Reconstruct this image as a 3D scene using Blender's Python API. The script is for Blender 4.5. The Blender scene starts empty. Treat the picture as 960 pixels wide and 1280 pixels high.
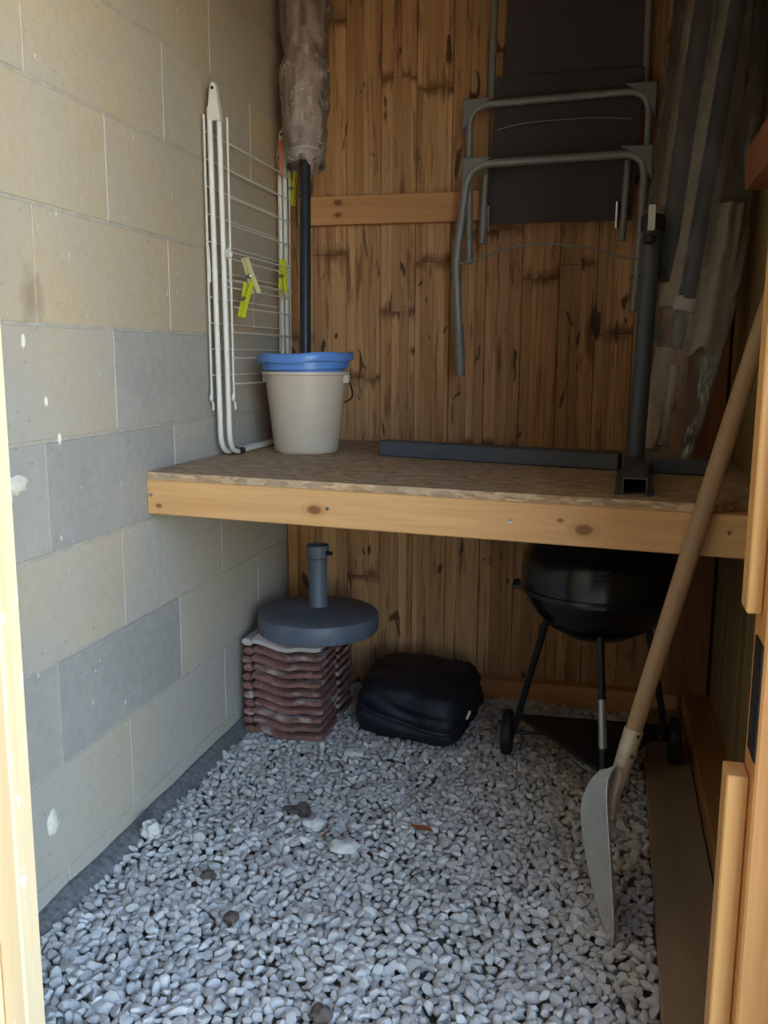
import bpy, bmesh, math, random
import numpy as np
from mathutils import Vector, Matrix, noise as mnoise

scene = bpy.context.scene
COL = scene.collection
rnd = random.Random(7)
PI = math.pi

# ------------------------------------------------------------------ camera
F_PX, YAW, PITCH, ROLL = 1134.9, 0.24412, 0.16854, -0.00547
CAM = Vector((0.9863, -2.7124, 1.0359))
def cam_axes():
    fwd = Vector((-math.sin(YAW)*math.cos(PITCH), math.cos(YAW)*math.cos(PITCH), -math.sin(PITCH)))
    r0 = Vector((math.cos(YAW), math.sin(YAW), 0)); d0 = fwd.cross(r0)
    r = math.cos(ROLL)*r0 + math.sin(ROLL)*d0
    d = -math.sin(ROLL)*r0 + math.cos(ROLL)*d0
    return r, d, fwd
cr, cd, cf = cam_axes()
cam_data = bpy.data.cameras.new('camera')
cam = bpy.data.objects.new('camera', cam_data); COL.objects.link(cam)
cam.matrix_world = Matrix(((cr.x, -cd.x, -cf.x, CAM.x), (cr.y, -cd.y, -cf.y, CAM.y), (cr.z, -cd.z, -cf.z, CAM.z), (0, 0, 0, 1)))
cam_data.sensor_fit = 'VERTICAL'; cam_data.sensor_height = 24.0
cam_data.lens = F_PX/1280*24.0
cam_data.clip_start = 0.02
scene.camera = cam

# ------------------------------------------------------------------ world, sun, exposure
world = bpy.data.worlds.new('world'); scene.world = world; world.use_nodes = True
wn = world.node_tree; wn.nodes.clear()
sky = wn.nodes.new('ShaderNodeTexSky'); sky.sky_type = 'NISHITA'; sky.sun_disc = False
sky.sun_elevation = math.radians(42); sky.sun_rotation = math.radians(-50)
sky.air_density = 1.0; sky.dust_density = 0.7; sky.ozone_density = 1.0
bg = wn.nodes.new('ShaderNodeBackground'); bg.inputs['Strength'].default_value = 0.55
wo = wn.nodes.new('ShaderNodeOutputWorld')
wn.links.new(sky.outputs[0], bg.inputs['Color']); wn.links.new(bg.outputs[0], wo.inputs['Surface'])

sun_d = bpy.data.lights.new('sun', 'SUN'); sun_d.energy = 13.0; sun_d.angle = math.radians(0.6); sun_d.color = (1.0, 0.90, 0.76)
sun = bpy.data.objects.new('sun', sun_d); COL.objects.link(sun)
sun.location = (-4, 4, 6)
sun.rotation_euler = Vector((2.4, -4.4, -5.0)).to_track_quat('-Z', 'Y').to_euler()

vs = scene.view_settings
vs.view_transform = 'Standard'; vs.look = 'None'; vs.gamma = 1.0; vs.use_curve_mapping = False
vs.exposure = 1.7

# ------------------------------------------------------------------ object helpers
def base_of(parent):
    v = Vector((0, 0, 0))
    while parent is not None:
        v += parent.location; parent = parent.parent
    return v

def mesh_from(bm, name, smooth=False):
    me = bpy.data.meshes.new(name)
    bmesh.ops.recalc_face_normals(bm, faces=bm.faces[:])
    bm.to_mesh(me); bm.free()
    if smooth:
        me.polygons.foreach_set('use_smooth', [True]*len(me.polygons))
        try: me.set_sharp_from_angle(angle=math.radians(smooth if smooth is not True else 40))
        except Exception: pass
    return me

def obj(name, bm, mat, parent=None, smooth=False, label=None, origin=None):
    """bm is given in world coordinates; it is linked as one mesh object with a sensible origin."""
    if parent is None:
        if origin is None:
            xs = [v.co for v in bm.verts]
            mn = Vector([min(c[i] for c in xs) for i in range(3)]); mx = Vector([max(c[i] for c in xs) for i in range(3)])
            origin = Vector(((mn.x+mx.x)/2, (mn.y+mx.y)/2, mn.z))
        off = Vector(origin)
    else:
        off = base_of(parent)
    bmesh.ops.translate(bm, verts=bm.verts[:], vec=-off)
    me = mesh_from(bm, name, smooth)
    o = bpy.data.objects.new(name, me); COL.objects.link(o)
    if parent is None: o.location = off
    else: o.parent = parent
    if mat is not None: me.materials.append(mat)
    if label: o['label'] = label
    return o

def thing(name, label, cat, loc, group=None):
    o = bpy.data.objects.new(name, None); COL.objects.link(o)
    o.empty_display_size = 0.05
    o.location = loc; o['label'] = label; o['category'] = cat
    if group: o['group'] = group
    return o

def tag(o, label, cat, group=None):
    o['label'] = label; o['category'] = cat
    if group: o['group'] = group
    return o

def struct(o, label, cat):
    o['kind'] = 'structure'; o['label'] = label; o['category'] = cat
    return o

# ------------------------------------------------------------------ shape helpers
def new(): return bmesh.new()

def box(bm, x0, x1, y0, y1, z0, z1, bev=0.0, seg=1):
    r = bmesh.ops.create_cube(bm, size=1.0)
    vs_ = r['verts']
    for v in vs_:
        v.co = Vector(((x0+x1)/2+v.co.x*(x1-x0), (y0+y1)/2+v.co.y*(y1-y0), (z0+z1)/2+v.co.z*(z1-z0)))
    if bev > 0:
        es = list({e for v in vs_ for e in v.link_edges})
        bmesh.ops.bevel(bm, geom=es, offset=bev, segments=seg, profile=0.5, affect='EDGES')
    return bm

def hexa(bm, pts, bev=0.0):
    """8 points: bottom 4 (ccw) then top 4."""
    v = [bm.verts.new(p) for p in pts]
    fs = [(0, 3, 2, 1), (4, 5, 6, 7), (0, 1, 5, 4), (1, 2, 6, 5), (2, 3, 7, 6), (3, 0, 4, 7)]
    for f in fs: bm.faces.new([v[i] for i in f])
    if bev > 0:
        es = list({e for x in v for e in x.link_edges})
        bmesh.ops.bevel(bm, geom=es, offset=bev, segments=1, profile=0.5, affect='EDGES')
    return bm

def smooth_path(pts, n=6):
    """Catmull-Rom through pts."""
    P = [Vector(p) for p in pts]; out = []
    for i in range(len(P)-1):
        p0 = P[max(i-1, 0)]; p1 = P[i]; p2 = P[i+1]; p3 = P[min(i+2, len(P)-1)]
        for k in range(n):
            t = k/n
            out.append(0.5*((2*p1)+(p2-p0)*t+(2*p0-5*p1+4*p2-p3)*t*t+(3*p1-p0-3*p2+p3)*t**3))
    out.append(P[-1]); return out

def round_path(pts, r, n=6):
    """Polyline with corners rounded by radius r."""
    P = [Vector(p) for p in pts]; out = [P[0]]
    for i in range(1, len(P)-1):
        a = (P[i-1]-P[i]); b = (P[i+1]-P[i])
        d = min(r, a.length*0.49, b.length*0.49)
        s = P[i]+a.normalized()*d; e = P[i]+b.normalized()*d
        for k in range(n+1):
            t = k/n
            out.append((1-t)**2*s + 2*t*(1-t)*P[i] + t*t*e)
    out.append(P[-1]); return out

def tube(bm, pts, r, n=10, cap=True, radii=None, flat=1.0):
    P = [Vector(p) for p in pts]
    t0 = (P[1]-P[0]).normalized()
    up = Vector((0, 0, 1)) if abs(t0.z) < 0.9 else Vector((1, 0, 0))
    nrm = (up - t0*up.dot(t0)).normalized()
    rings = []
    for i, p in enumerate(P):
        if i == 0: t = (P[1]-P[0])
        elif i == len(P)-1: t = P[-1]-P[-2]
        else: t = (P[i+1]-P[i]).normalized()+(P[i]-P[i-1]).normalized()
        t.normalize()
        nrm = (nrm - t*nrm.dot(t)).normalized()
        bi = t.cross(nrm)
        rr = radii[i] if radii else r
        rings.append([bm.verts.new(p + (nrm*math.cos(2*PI*k/n)+bi*math.sin(2*PI*k/n)*flat)*rr) for k in range(n)])
    for a, b in zip(rings, rings[1:]):
        for k in range(n):
            bm.faces.new((a[k], a[(k+1) % n], b[(k+1) % n], b[k]))
    if cap:
        bm.faces.new(rings[0][::-1]); bm.faces.new(rings[-1])
    return bm

def lathe(bm, prof, c, n=40, closed=False, fn=None):
    """prof: list of (r, z); revolve about vertical axis through c."""
    rings = []
    for r, z in prof:
        ring = []
        for k in range(n):
            a = 2*PI*k/n
            rr, zz = (r, z) if fn is None else fn(r, z, a)
            ring.append(bm.verts.new((c[0]+rr*math.cos(a), c[1]+rr*math.sin(a), c[2]+zz)))
        rings.append(ring)
    pairs = list(zip(rings, rings[1:]))
    if closed: pairs.append((rings[-1], rings[0]))
    for a, b in pairs:
        for k in range(n):
            bm.faces.new((a[k], a[(k+1) % n], b[(k+1) % n], b[k]))
    if not closed:
        if prof[0][0] > 1e-5: bm.faces.new(rings[0][::-1])
        if prof[-1][0] > 1e-5: bm.faces.new(rings[-1])
    bmesh.ops.remove_doubles(bm, verts=bm.verts[:], dist=1e-5)
    return bm

def prism(bm, poly, axis, a0, a1):
    """poly in the two other axes, extruded along axis from a0 to a1."""
    def P(u, v, w):
        return (w, u, v) if axis == 0 else (u, w, v) if axis == 1 else (u, v, w)
    A = [bm.verts.new(P(u, v, a0)) for u, v in poly]; B = [bm.verts.new(P(u, v, a1)) for u, v in poly]
    bm.faces.new(A); bm.faces.new(B[::-1])
    n = len(poly)
    for i in range(n): bm.faces.new((A[i], B[i], B[(i+1) % n], A[(i+1) % n]))
    return bm

def grid_surface(bm, fn, nu, nv):
    G = [[bm.verts.new(fn(i/nu, j/nv)) for j in range(nv+1)] for i in range(nu+1)]
    for i in range(nu):
        for j in range(nv):
            bm.faces.new((G[i][j], G[i+1][j], G[i+1][j+1], G[i][j+1]))
    return G

def solidify(bm, t):
    bmesh.ops.recalc_face_normals(bm, faces=bm.faces[:])
    bmesh.ops.solidify(bm, geom=bm.faces[:], thickness=t)
    return bm

# ------------------------------------------------------------------ materials
def srgb(h):
    h = h.lstrip('#'); c = [int(h[i:i+2], 16)/255 for i in (0, 2, 4)]
    return tuple(x/12.92 if x <= 0.04045 else ((x+0.055)/1.055)**2.4 for x in c)+(1.0,)

class NT:
    def __init__(self, name):
        self.m = bpy.data.materials.new(name); self.m.use_nodes = True
        self.t = self.m.node_tree; self.t.nodes.clear()
        self.out = self.t.nodes.new('ShaderNodeOutputMaterial')
        self.b = self.t.nodes.new('ShaderNodeBsdfPrincipled')
        self.t.links.new(self.b.outputs[0], self.out.inputs['Surface'])
    def n(self, typ, **kw):
        nd = self.t.nodes.new('ShaderNode'+typ)
        for k, v in kw.items(): setattr(nd, k, v)
        return nd
    def l(self, a, b): self.t.links.new(a, b)
    def math(self, op, a, b=None, c=None, clamp=False):
        nd = self.n('Math', operation=op, use_clamp=clamp)
        for i, x in enumerate((a, b, c)):
            if x is None: continue
            if isinstance(x, (int, float)): nd.inputs[i].default_value = x
            else: self.l(x, nd.inputs[i])
        return nd.outputs[0]
    def coords(self, kind='Object', scale=(1, 1, 1), rand=0.0):
        tc = self.n('TexCoord')
        if kind == 'World':
            src = self.n('NewGeometry').outputs['Position']
        else: src = tc.outputs[kind]
        if rand:
            oi = self.n('ObjectInfo'); r = self.math('MULTIPLY', oi.outputs['Random'], rand)
            cb = self.n('CombineXYZ'); self.l(r, cb.inputs[0]); self.l(r, cb.inputs[1]); self.l(r, cb.inputs[2])
            ad = self.n('VectorMath', operation='ADD'); self.l(src, ad.inputs[0]); self.l(cb.outputs[0], ad.inputs[1]); src = ad.outputs[0]
        mp = self.n('Mapping'); self.l(src, mp.inputs['Vector']); mp.inputs['Scale'].default_value = scale
        return mp.outputs[0]
    def noise(self, vec, scale, detail=4, rough=0.55, dist=0.0):
        nd = self.n('TexNoise'); self.l(vec, nd.inputs['Vector'])
        nd.inputs['Scale'].default_value = scale; nd.inputs['Detail'].default_value = detail
        nd.inputs['Roughness'].default_value = rough; nd.inputs['Distortion'].default_value = dist
        return nd.outputs['Fac']
    def ramp(self, fac, stops):
        nd = self.n('ValToRGB'); self.l(fac, nd.inputs[0]); cr_ = nd.color_ramp
        while len(cr_.elements) < len(stops): cr_.elements.new(0.5)
        for e, (p, c) in zip(cr_.elements, stops):
            e.position = p; e.color = c if isinstance(c, tuple) else (c, c, c, 1)
        return nd.outputs[0]
    def mix(self, fac, a, b, mode='MIX'):
        nd = self.n('Mix', data_type='RGBA', blend_type=mode)
        for sock, x in ((nd.inputs[0], fac), (nd.inputs[6], a), (nd.inputs[7], b)):
            if isinstance(x, (int, float)): sock.default_value = x
            elif isinstance(x, tuple): sock.default_value = x
            else: self.l(x, sock)
        return nd.outputs[2]
    def bump(self, h, strength=0.3, dist=0.01):
        nd = self.n('Bump'); self.l(h, nd.inputs['Height']); nd.inputs['Strength'].default_value = strength; nd.inputs['Distance'].default_value = dist
        self.l(nd.outputs[0], self.b.inputs['Normal'])
    def set(self, color=None, rough=0.5, metal=0.0, spec=None):
        if color is not None:
            if isinstance(color, tuple): self.b.inputs['Base Color'].default_value = color
            else: self.l(color, self.b.inputs['Base Color'])
        if isinstance(rough, (int, float)): self.b.inputs['Roughness'].default_value = rough
        else: self.l(rough, self.b.inputs['Roughness'])
        self.b.inputs['Metallic'].default_value = metal
        if spec is not None: self.b.inputs['Specular IOR Level'].default_value = spec
        return self.m

def plain(name, hexc, rough=0.5, metal=0.0, var=0.12, scale=30, spec=None, bump=0.0):
    t = NT(name); v = t.coords('Object', rand=7.0)
    c = srgb(hexc)
    f = t.noise(v, scale, 4)
    lo = tuple(max(0, x*(1-var)) for x in c[:3])+(1,); hi = tuple(min(1, x*(1+var)) for x in c[:3])+(1,)
    col = t.ramp(f, [(0.3, lo), (0.7, hi)])
    if bump: t.bump(f, bump, 0.004)
    return t.set(col, rough, metal, spec)

def wood(name, light, dark, axis=2, rough=0.6, fine=1.0, knots=None, extra=None, contrast=1.0, spec=0.3, rand=9.0, obvar=0.0):
    t = NT(name)
    s = [14.0, 14.0, 14.0]; s[axis] = 0.9
    v = t.coords('Object', tuple(s), rand)
    g = t.noise(v, 1.6*fine, 5, 0.6, 0.6)
    s2 = [90.0, 90.0, 90.0]; s2[axis] = 2.5
    v2 = t.coords('Object', tuple(s2), rand)
    g2 = t.noise(v2, 1.3*fine, 3, 0.6)
    gm = t.math('ADD', t.math('MULTIPLY', g, 0.68), t.math('MULTIPLY', g2, 0.32))
    d = 0.2/contrast
    col = t.ramp(gm, [(0.5-d, srgb(dark)), (0.5+d, srgb(light))])
    if obvar:
        oi = t.n('ObjectInfo')
        k = t.math('ADD', t.math('MULTIPLY', oi.outputs['Random'], obvar), 1-obvar*0.6)
        cb = t.n('CombineColor'); [t.l(k, cb.inputs[i]) for i in range(3)]
        col = t.mix(1.0, col, cb.outputs[0], 'MULTIPLY')
    if knots:
        gp = t.n('NewGeometry').outputs['Position']
        for (kx, ky, kz, kr, kc) in knots:
            sub = t.n('VectorMath', operation='SUBTRACT'); t.l(gp, sub.inputs[0]); sub.inputs[1].default_value = (kx, ky, kz)
            mul = t.n('VectorMath', operation='MULTIPLY'); t.l(sub.outputs[0], mul.inputs[0]); mul.inputs[1].default_value = (0.62, 0.0 if kc != 'y' else 0.62, 1.0)
            ln = t.n('VectorMath', operation='LENGTH'); t.l(mul.outputs[0], ln.inputs[0])
            dn = t.math('DIVIDE', ln.outputs['Value'], kr)
            k2 = t.ramp(dn, [(0.55, 1.0), (1.0, 0.0)])
            col = t.mix(t.math('MULTIPLY', k2, 0.8), col, srgb('#6b3a1c'))
            ring = t.ramp(t.math('DIVIDE', ln.outputs['Value'], kr*2.6), [(0.3, 0.0), (0.45, 1.0), (0.6, 0.0)])
            col = t.mix(t.math('MULTIPLY', ring, 0.22), col, srgb('#9a5f30'))
    if extra: col = extra(t, col)
    t.bump(gm, 0.12, 0.004)
    return t.set(col, rough, 0, spec)

M = {}
# --- masonry
def mat_block():
    t = NT('concrete_block')
    w = t.coords('World')
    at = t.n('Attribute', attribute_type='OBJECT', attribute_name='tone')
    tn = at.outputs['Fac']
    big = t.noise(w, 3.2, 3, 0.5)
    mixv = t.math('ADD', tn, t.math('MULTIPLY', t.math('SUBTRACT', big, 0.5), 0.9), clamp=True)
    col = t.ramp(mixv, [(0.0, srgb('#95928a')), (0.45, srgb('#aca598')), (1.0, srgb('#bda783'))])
    fine = t.noise(w, 260, 3, 0.7); mid = t.noise(w, 40, 4, 0.6)
    col = t.mix(t.math('MULTIPLY', t.math('SUBTRACT', mid, 0.35), 0.5, clamp=True), col, srgb('#c9c4b6'))
    pit = t.ramp(t.noise(w, 95, 2, 0.5), [(0.26, 1.0), (0.31, 0.0)])
    col = t.mix(t.math('MULTIPLY', pit, 0.45), col, srgb('#57534b'))
    # pale limewash flecks
    fl = t.ramp(t.noise(t.coords('World', (1, 1, 0.5)), 55, 2, 0.4), [(0.735, 0.0), (0.76, 1.0)])
    col = t.mix(t.math('MULTIPLY', fl, 0.7), col, srgb('#dcd8c8'))
    # a brown stain on one block
    gp = t.n('NewGeometry').outputs['Position']
    sub = t.n('VectorMath', operation='SUBTRACT'); t.l(gp, sub.inputs[0]); sub.inputs[1].default_value = (0, -1.29, 1.135)
    mul = t.n('VectorMath', operation='MULTIPLY'); t.l(sub.outputs[0], mul.inputs[0]); mul.inputs[1].default_value = (0, 1.0, 0.6)
    ln = t.n('VectorMath', operation='LENGTH'); t.l(mul.outputs[0], ln.inputs[0])
    st = t.ramp(t.math('ADD', ln.outputs['Value'], t.math('MULTIPLY', t.math('SUBTRACT', mid, 0.5), 0.03)), [(0.01, 1.0), (0.04, 0.0)])
    col = t.mix(t.math('MULTIPLY', st, 0.55), col, srgb('#8a7550'))
    h = t.math('ADD', t.math('MULTIPLY', fine, 0.5), mid)
    t.bump(h, 0.35, 0.004)
    return t.set(col, 0.92, 0, 0.15)
M['block'] = mat_block()
def mat_mortar():
    t = NT('mortar'); w = t.coords('World')
    a = t.noise(w, 30, 5, 0.65)
    col = t.ramp(a, [(0.35, srgb('#a59d8c')), (0.65, srgb('#b5ad9d'))])
    t.bump(a, 0.6, 0.006); return t.set(col, 0.95, 0, 0.1)
M['mortar'] = mat_mortar()
M['footing'] = plain('footing_mortar', '#6f6e6b', 0.95, var=0.35, scale=70, spec=0.1, bump=0.8)
M['foam'] = plain('plaster', '#d9d2bd', 0.9, var=0.1, scale=80, bump=0.5)

# --- wood
def stain_lath(t, col):
    gp = t.n('NewGeometry').outputs['Position']; sx = t.n('SeparateXYZ'); t.l(gp, sx.inputs[0])
    z = sx.outputs['Z']; oi = t.n('ObjectInfo')
    w = t.coords('World', (1, 1, 0.16)); nz = t.noise(w, 60, 3, 0.6)
    for nm in ('z0', 'z1'):
        at = t.n('Attribute', attribute_type='OBJECT', attribute_name=nm)
        dd = t.math('ABSOLUTE', t.math('SUBTRACT', z, at.outputs['Fac']))
        k = t.ramp(t.math('DIVIDE', dd, t.math('ADD', 0.002, t.math('MULTIPLY', t.math('POWER', nz, 2.0), 0.11))), [(0.25, 1.0), (1.0, 0.0)])
        col = t.mix(t.math('MULTIPLY', k, t.math('MULTIPLY', oi.outputs['Random'], 0.85)), col, srgb('#4a2713'))
    # resin streaks and dark flecks running with the grain
    w2 = t.coords('World', (1, 1, 0.10)); s = t.noise(w2, 42, 4, 0.6)
    k = t.ramp(s, [(0.545, 0.0), (0.665, 1.0)])
    col = t.mix(t.math('MULTIPLY', k, 0.7), col, srgb('#5a2f16'))
    w3 = t.coords('World', (1, 1, 0.35)); s3 = t.noise(w3, 24, 2, 0.5, 0.8)
    k3 = t.ramp(s3, [(0.64, 0.0), (0.69, 1.0)])
    col = t.mix(t.math('MULTIPLY', k3, 0.85), col, srgb('#3c1f10'))
    return col
M['lath'] = wood('lath_wood', '#cfa170', '#a07147', 2, 0.6, 1.0, extra=stain_lath, obvar=0.34, contrast=1.1)
M['batten'] = wood('batten_pine', '#cf9a68', '#b47c4c', 0, 0.55, knots=[(0.172, 0, 1.487, 0.011, 0), (0.172, 0, 1.452, 0.009, 0)])
M['post'] = wood('post_pine', '#a9714a', '#84502f', 2, 0.6)
M['post_light'] = wood('post_light_pine', '#d6a165', '#b27e48', 2, 0.6)
M['fascia'] = wood('fascia_pine', '#dcae77', '#c49058', 0, 0.5, contrast=0.9,
                   knots=[(0.394, 0, 0.722, 0.013, 0), (0.945, 0, 0.712, 0.014, 0), (0.03, 0, 0.712, 0.006, 0), (0.90, 0, 0.728, 0.005, 0)])
M['rightwood'] = wood('right_wall_wood', '#a58a5c', '#79633f', 2, 0.7, obvar=0.25)
M['sill'] = wood('sill_wood', '#a48a6a', '#80684c', 1, 0.8, contrast=0.7)
M['plate'] = wood('plate_wood', '#b98450', '#8d5d33', 1, 0.6)
def paint_flecks(t, col):
    w = t.coords('World', (1, 1, 0.45)); k = t.ramp(t.noise(w, 30, 3, 0.5, 0.5), [(0.66, 0.0), (0.69, 1.0)])
    return t.mix(k, col, srgb('#f4efe2'))
M['doorpost'] = wood('door_post_pine', '#efd6ad', '#e0be8c', 2, 0.5, extra=paint_flecks, contrast=0.8)
M['jamb'] = wood('jamb_pine', '#d9a063', '#b9783f', 2, 0.5, contrast=0.9)
M['stop'] = wood('stop_pine', '#e2b071', '#c98f4f', 2, 0.5, contrast=0.8, knots=[(1.155, -1.6, 0.40, 0.006, 'y')])
M['handle'] = wood('shovel_handle_wood', '#b3926f', '#9a7a58', 2, 0.45, contrast=0.6)
M['ceil'] = wood('ceiling_wood', '#a87c4c', '#7d5731', 1, 0.7, obvar=0.2)
def mat_osb():
    t = NT('osb_board'); v = t.coords('World', (1.0, 1.0, 1.0))
    vo = t.n('TexVoronoi'); mp = t.coords('World', (50, 110, 160)); t.l(mp, vo.inputs['Vector']); vo.inputs['Scale'].default_value = 1.0
    sp = t.n('SeparateColor'); t.l(vo.outputs['Color'], sp.inputs[0])
    col = t.ramp(sp.outputs[0], [(0.0, srgb('#8f7355')), (0.5, srgb('#b0906a')), (1.0, srgb('#cbad86'))])
    dust = t.noise(v, 7, 4, 0.6)
    col = t.mix(t.math('MULTIPLY', t.ramp(dust, [(0.4, 0.0), (0.7, 1.0)]), 0.6), col, srgb('#a3917e'))
    t.bump(sp.outputs[0], 0.3, 0.003); return t.set(col, 0.75, 0, 0.25)
M['osb'] = mat_osb()
# --- gravel
def mat_gravel():
    t = NT('gravel_stone')
    at = t.n('Attribute', attribute_type='GEOMETRY', attribute_name='tint')
    col = t.ramp(at.outputs['Fac'], [(0.0, srgb('#9a9287')), (0.25, srgb('#b9b2a6')), (0.7, srgb('#cfc9be')), (1.0, srgb('#e2ddd2'))])
    w = t.coords('World'); a = t.noise(w, 120, 4, 0.6)
    col = t.mix(t.math('MULTIPLY', a, 0.5), col, srgb('#aca396'))
    t.bump(a, 0.25, 0.003); return t.set(col, 0.85, 0, 0.25)
M['gravel'] = mat_gravel()
M['soil'] = plain('soil', '#8f8778', 0.95, var=0.3, scale=60, bump=0.6)
M['clod'] = plain('clod_earth', '#5c4f45', 0.95, var=0.35, scale=90, bump=0.8)
M['whitestone'] = plain('white_stone', '#cac4b8', 0.9, var=0.12, scale=60, bump=0.5)
M['leaf'] = plain('dry_leaf', '#8a4f2a', 0.8, var=0.25, scale=80)
M['terrace'] = plain('terrace_ground', '#c8b390', 0.9, var=0.1, scale=4)
M['dark_blocker'] = plain('dark_blocker_surface', '#4a3a2c', 0.9, var=0.2, scale=5)  # dark surface of the light blocker added out of view
M['render'] = plain('house_render', '#8f8a80', 0.95, var=0.12, scale=5)
# --- things
M['white_metal'] = plain('white_coated_metal', '#e2ddd0', 0.35, var=0.05)
M['rung_wire'] = plain('rung_wire', '#dad4c6', 0.35, var=0.05)
M['white_plastic'] = plain('white_plastic', '#dcd6c8', 0.4, var=0.05)
M['black_plastic'] = plain('black_plastic', '#1b1b1e', 0.45, var=0.2)
M['beige_plastic'] = plain('beige_plastic', '#cbbca8', 0.38, var=0.04, scale=8)
M['blue_plastic'] = plain('blue_plastic', '#5f8cd0', 0.32, var=0.05, scale=8)
M['yellow_plastic'] = plain('yellow_plastic', '#cfd22e', 0.4, var=0.06)
M['cream_plastic'] = plain('cream_plastic', '#d8cf96', 0.4, var=0.06)
M['orange_plastic'] = plain('orange_plastic', '#cf6a3c', 0.4, var=0.08)
M['green_plastic'] = plain('green_plastic', '#2c4a44', 0.4, var=0.08)
M['grey_metal'] = plain('grey_painted_metal', '#8a8782', 0.38, 0.15, var=0.08)
M['grey_plastic'] = plain('grey_plastic', '#7d7974', 0.5, var=0.08)
M['stand_metal'] = plain('dark_grey_powder_coat', '#4c5157', 0.5, 0.1, var=0.1)
M['pole_metal'] = plain('anthracite_metal', '#33363c', 0.35, 0.3, var=0.1)
M['wire'] = plain('grey_wire', '#8d8a84', 0.35, 0.6, var=0.05)
M['chrome'] = plain('chrome', '#c8c8c8', 0.2, 1.0, var=0.03)
M['galv'] = plain('galvanised_steel', '#a9adb0', 0.4, 0.8, var=0.12, scale=40)
M['blade'] = plain('shovel_blade_steel', '#b9bab6', 0.5, 0.15, var=0.12, scale=22)
M['socket'] = plain('shovel_socket_steel', '#c2b49f', 0.38, 0.35, var=0.2, scale=30)
M['fabric_dark'] = plain('dark_brown_mesh_fabric', '#4a4040', 0.8, var=0.15, scale=140, bump=0.15)
M['base_plastic'] = plain('anthracite_base_plastic', '#5b626e', 0.5, var=0.2, scale=16, bump=0.08)
M['enamel'] = plain('black_enamel', '#0d0d10', 0.22, var=0.2)
M['black_paint'] = plain('black_paint', '#131317', 0.5, var=0.2)
M['rubber'] = plain('black_rubber', '#141416', 0.7, var=0.2)
M['bag'] = plain('black_nylon', '#131620', 0.62, var=0.35, scale=18, bump=0.25)
M['cream_fabric'] = plain('cream_canvas', '#d6c8ab', 0.85, var=0.1, scale=40, bump=0.2)
M['pink_fabric'] = plain('pinkish_canvas', '#b2978b', 0.85, var=0.12, scale=30, bump=0.2)
M['tag_white'] = plain('white_label', '#d5d0c0', 0.6, var=0.05)
M['iron'] = plain('dark_iron', '#2b2725', 0.5, 0.6, var=0.3, scale=60)
def mat_tile(name, dust):
    t = NT(name); w = t.coords('World', rand=3.0)
    a = t.noise(w, 22, 5, 0.65)
    col = t.ramp(a, [(0.3, srgb('#69483f')), (0.7, srgb('#8c6459'))])
    d = t.noise(t.coords('World', (1, 1, 2.0), 5.0), 16, 4, 0.6)
    k = t.ramp(d, [(0.62-dust, 0.0), (0.80-dust, 1.0)])
    col = t.mix(t.math('MULTIPLY', k, 0.85), col, srgb('#b9afa8'))
    t.bump(a, 0.3, 0.004); return t.set(col, 0.85, 0, 0.2)
M['tile'] = mat_tile('clay_tile', 0.09)
M['tile_dusty'] = mat_tile('clay_tile_dusty', 0.36)
def mat_film(name, tint, opac, rough=0.12):
    t = NT(name); t.t.nodes.remove(t.b)
    tr = t.n('BsdfTransparent'); tr.inputs['Color'].default_value = (0.93, 0.92, 0.9, 1)
    gl = t.n('BsdfGlossy'); gl.inputs['Roughness'].default_value = rough; gl.inputs['Color'].default_value = (0.9, 0.9, 0.9, 1)
    df = t.n('BsdfDiffuse'); df.inputs['Color'].default_value = srgb(tint)
    w = t.coords('World'); a = t.noise(w, 38, 4, 0.6, 1.5)
    fr = t.n('Fresnel'); fr.inputs['IOR'].default_value = 1.5
    m1 = t.n('MixShader'); t.l(t.math('ADD', t.math('MULTIPLY', t.ramp(a, [(0.45, 0.0), (0.7, 1.0)]), opac), opac*0.4), m1.inputs[0]); t.l(tr.outputs[0], m1.inputs[1]); t.l(df.outputs[0], m1.inputs[2])
    m2 = t.n('MixShader'); t.l(t.math('MULTIPLY', fr.outputs[0], 1.6, clamp=True), m2.inputs[0]); t.l(m1.outputs[0], m2.inputs[1]); t.l(gl.outputs[0], m2.inputs[2])
    bp = t.n('Bump'); t.l(a, bp.inputs['Height']); bp.inputs['Strength'].default_value = 0.9; bp.inputs['Distance'].default_value = 0.01
    t.l(bp.outputs[0], gl.inputs['Normal']); t.l(bp.outputs[0], df.inputs['Normal'])
    t.l(m2.outputs[0], t.out.inputs['Surface']); return t.m
M['film'] = mat_film('clear_plastic_film', '#cfc6bb', 0.10)
M['film_pink'] = mat_film('clear_plastic_sleeve', '#d0beb4', 0.40, 0.08)

# ================================================================== THE SETTING
GX1 = 1.30      # right wall plane
FY = -1.70      # front wall plane
# floor (soil under the gravel)
struct(obj('floor', box(new(), -0.1, 1.45, FY-0.1, 0.1, -0.10, -0.032), M['soil']), 'earth floor under the gravel of the shed', 'floor')
struct(obj('ground', box(new(), -0.2, 12, -14, FY-0.1, -0.14, -0.03), M['terrace']), 'pale ground outside the shed doorway', 'ground')

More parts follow.
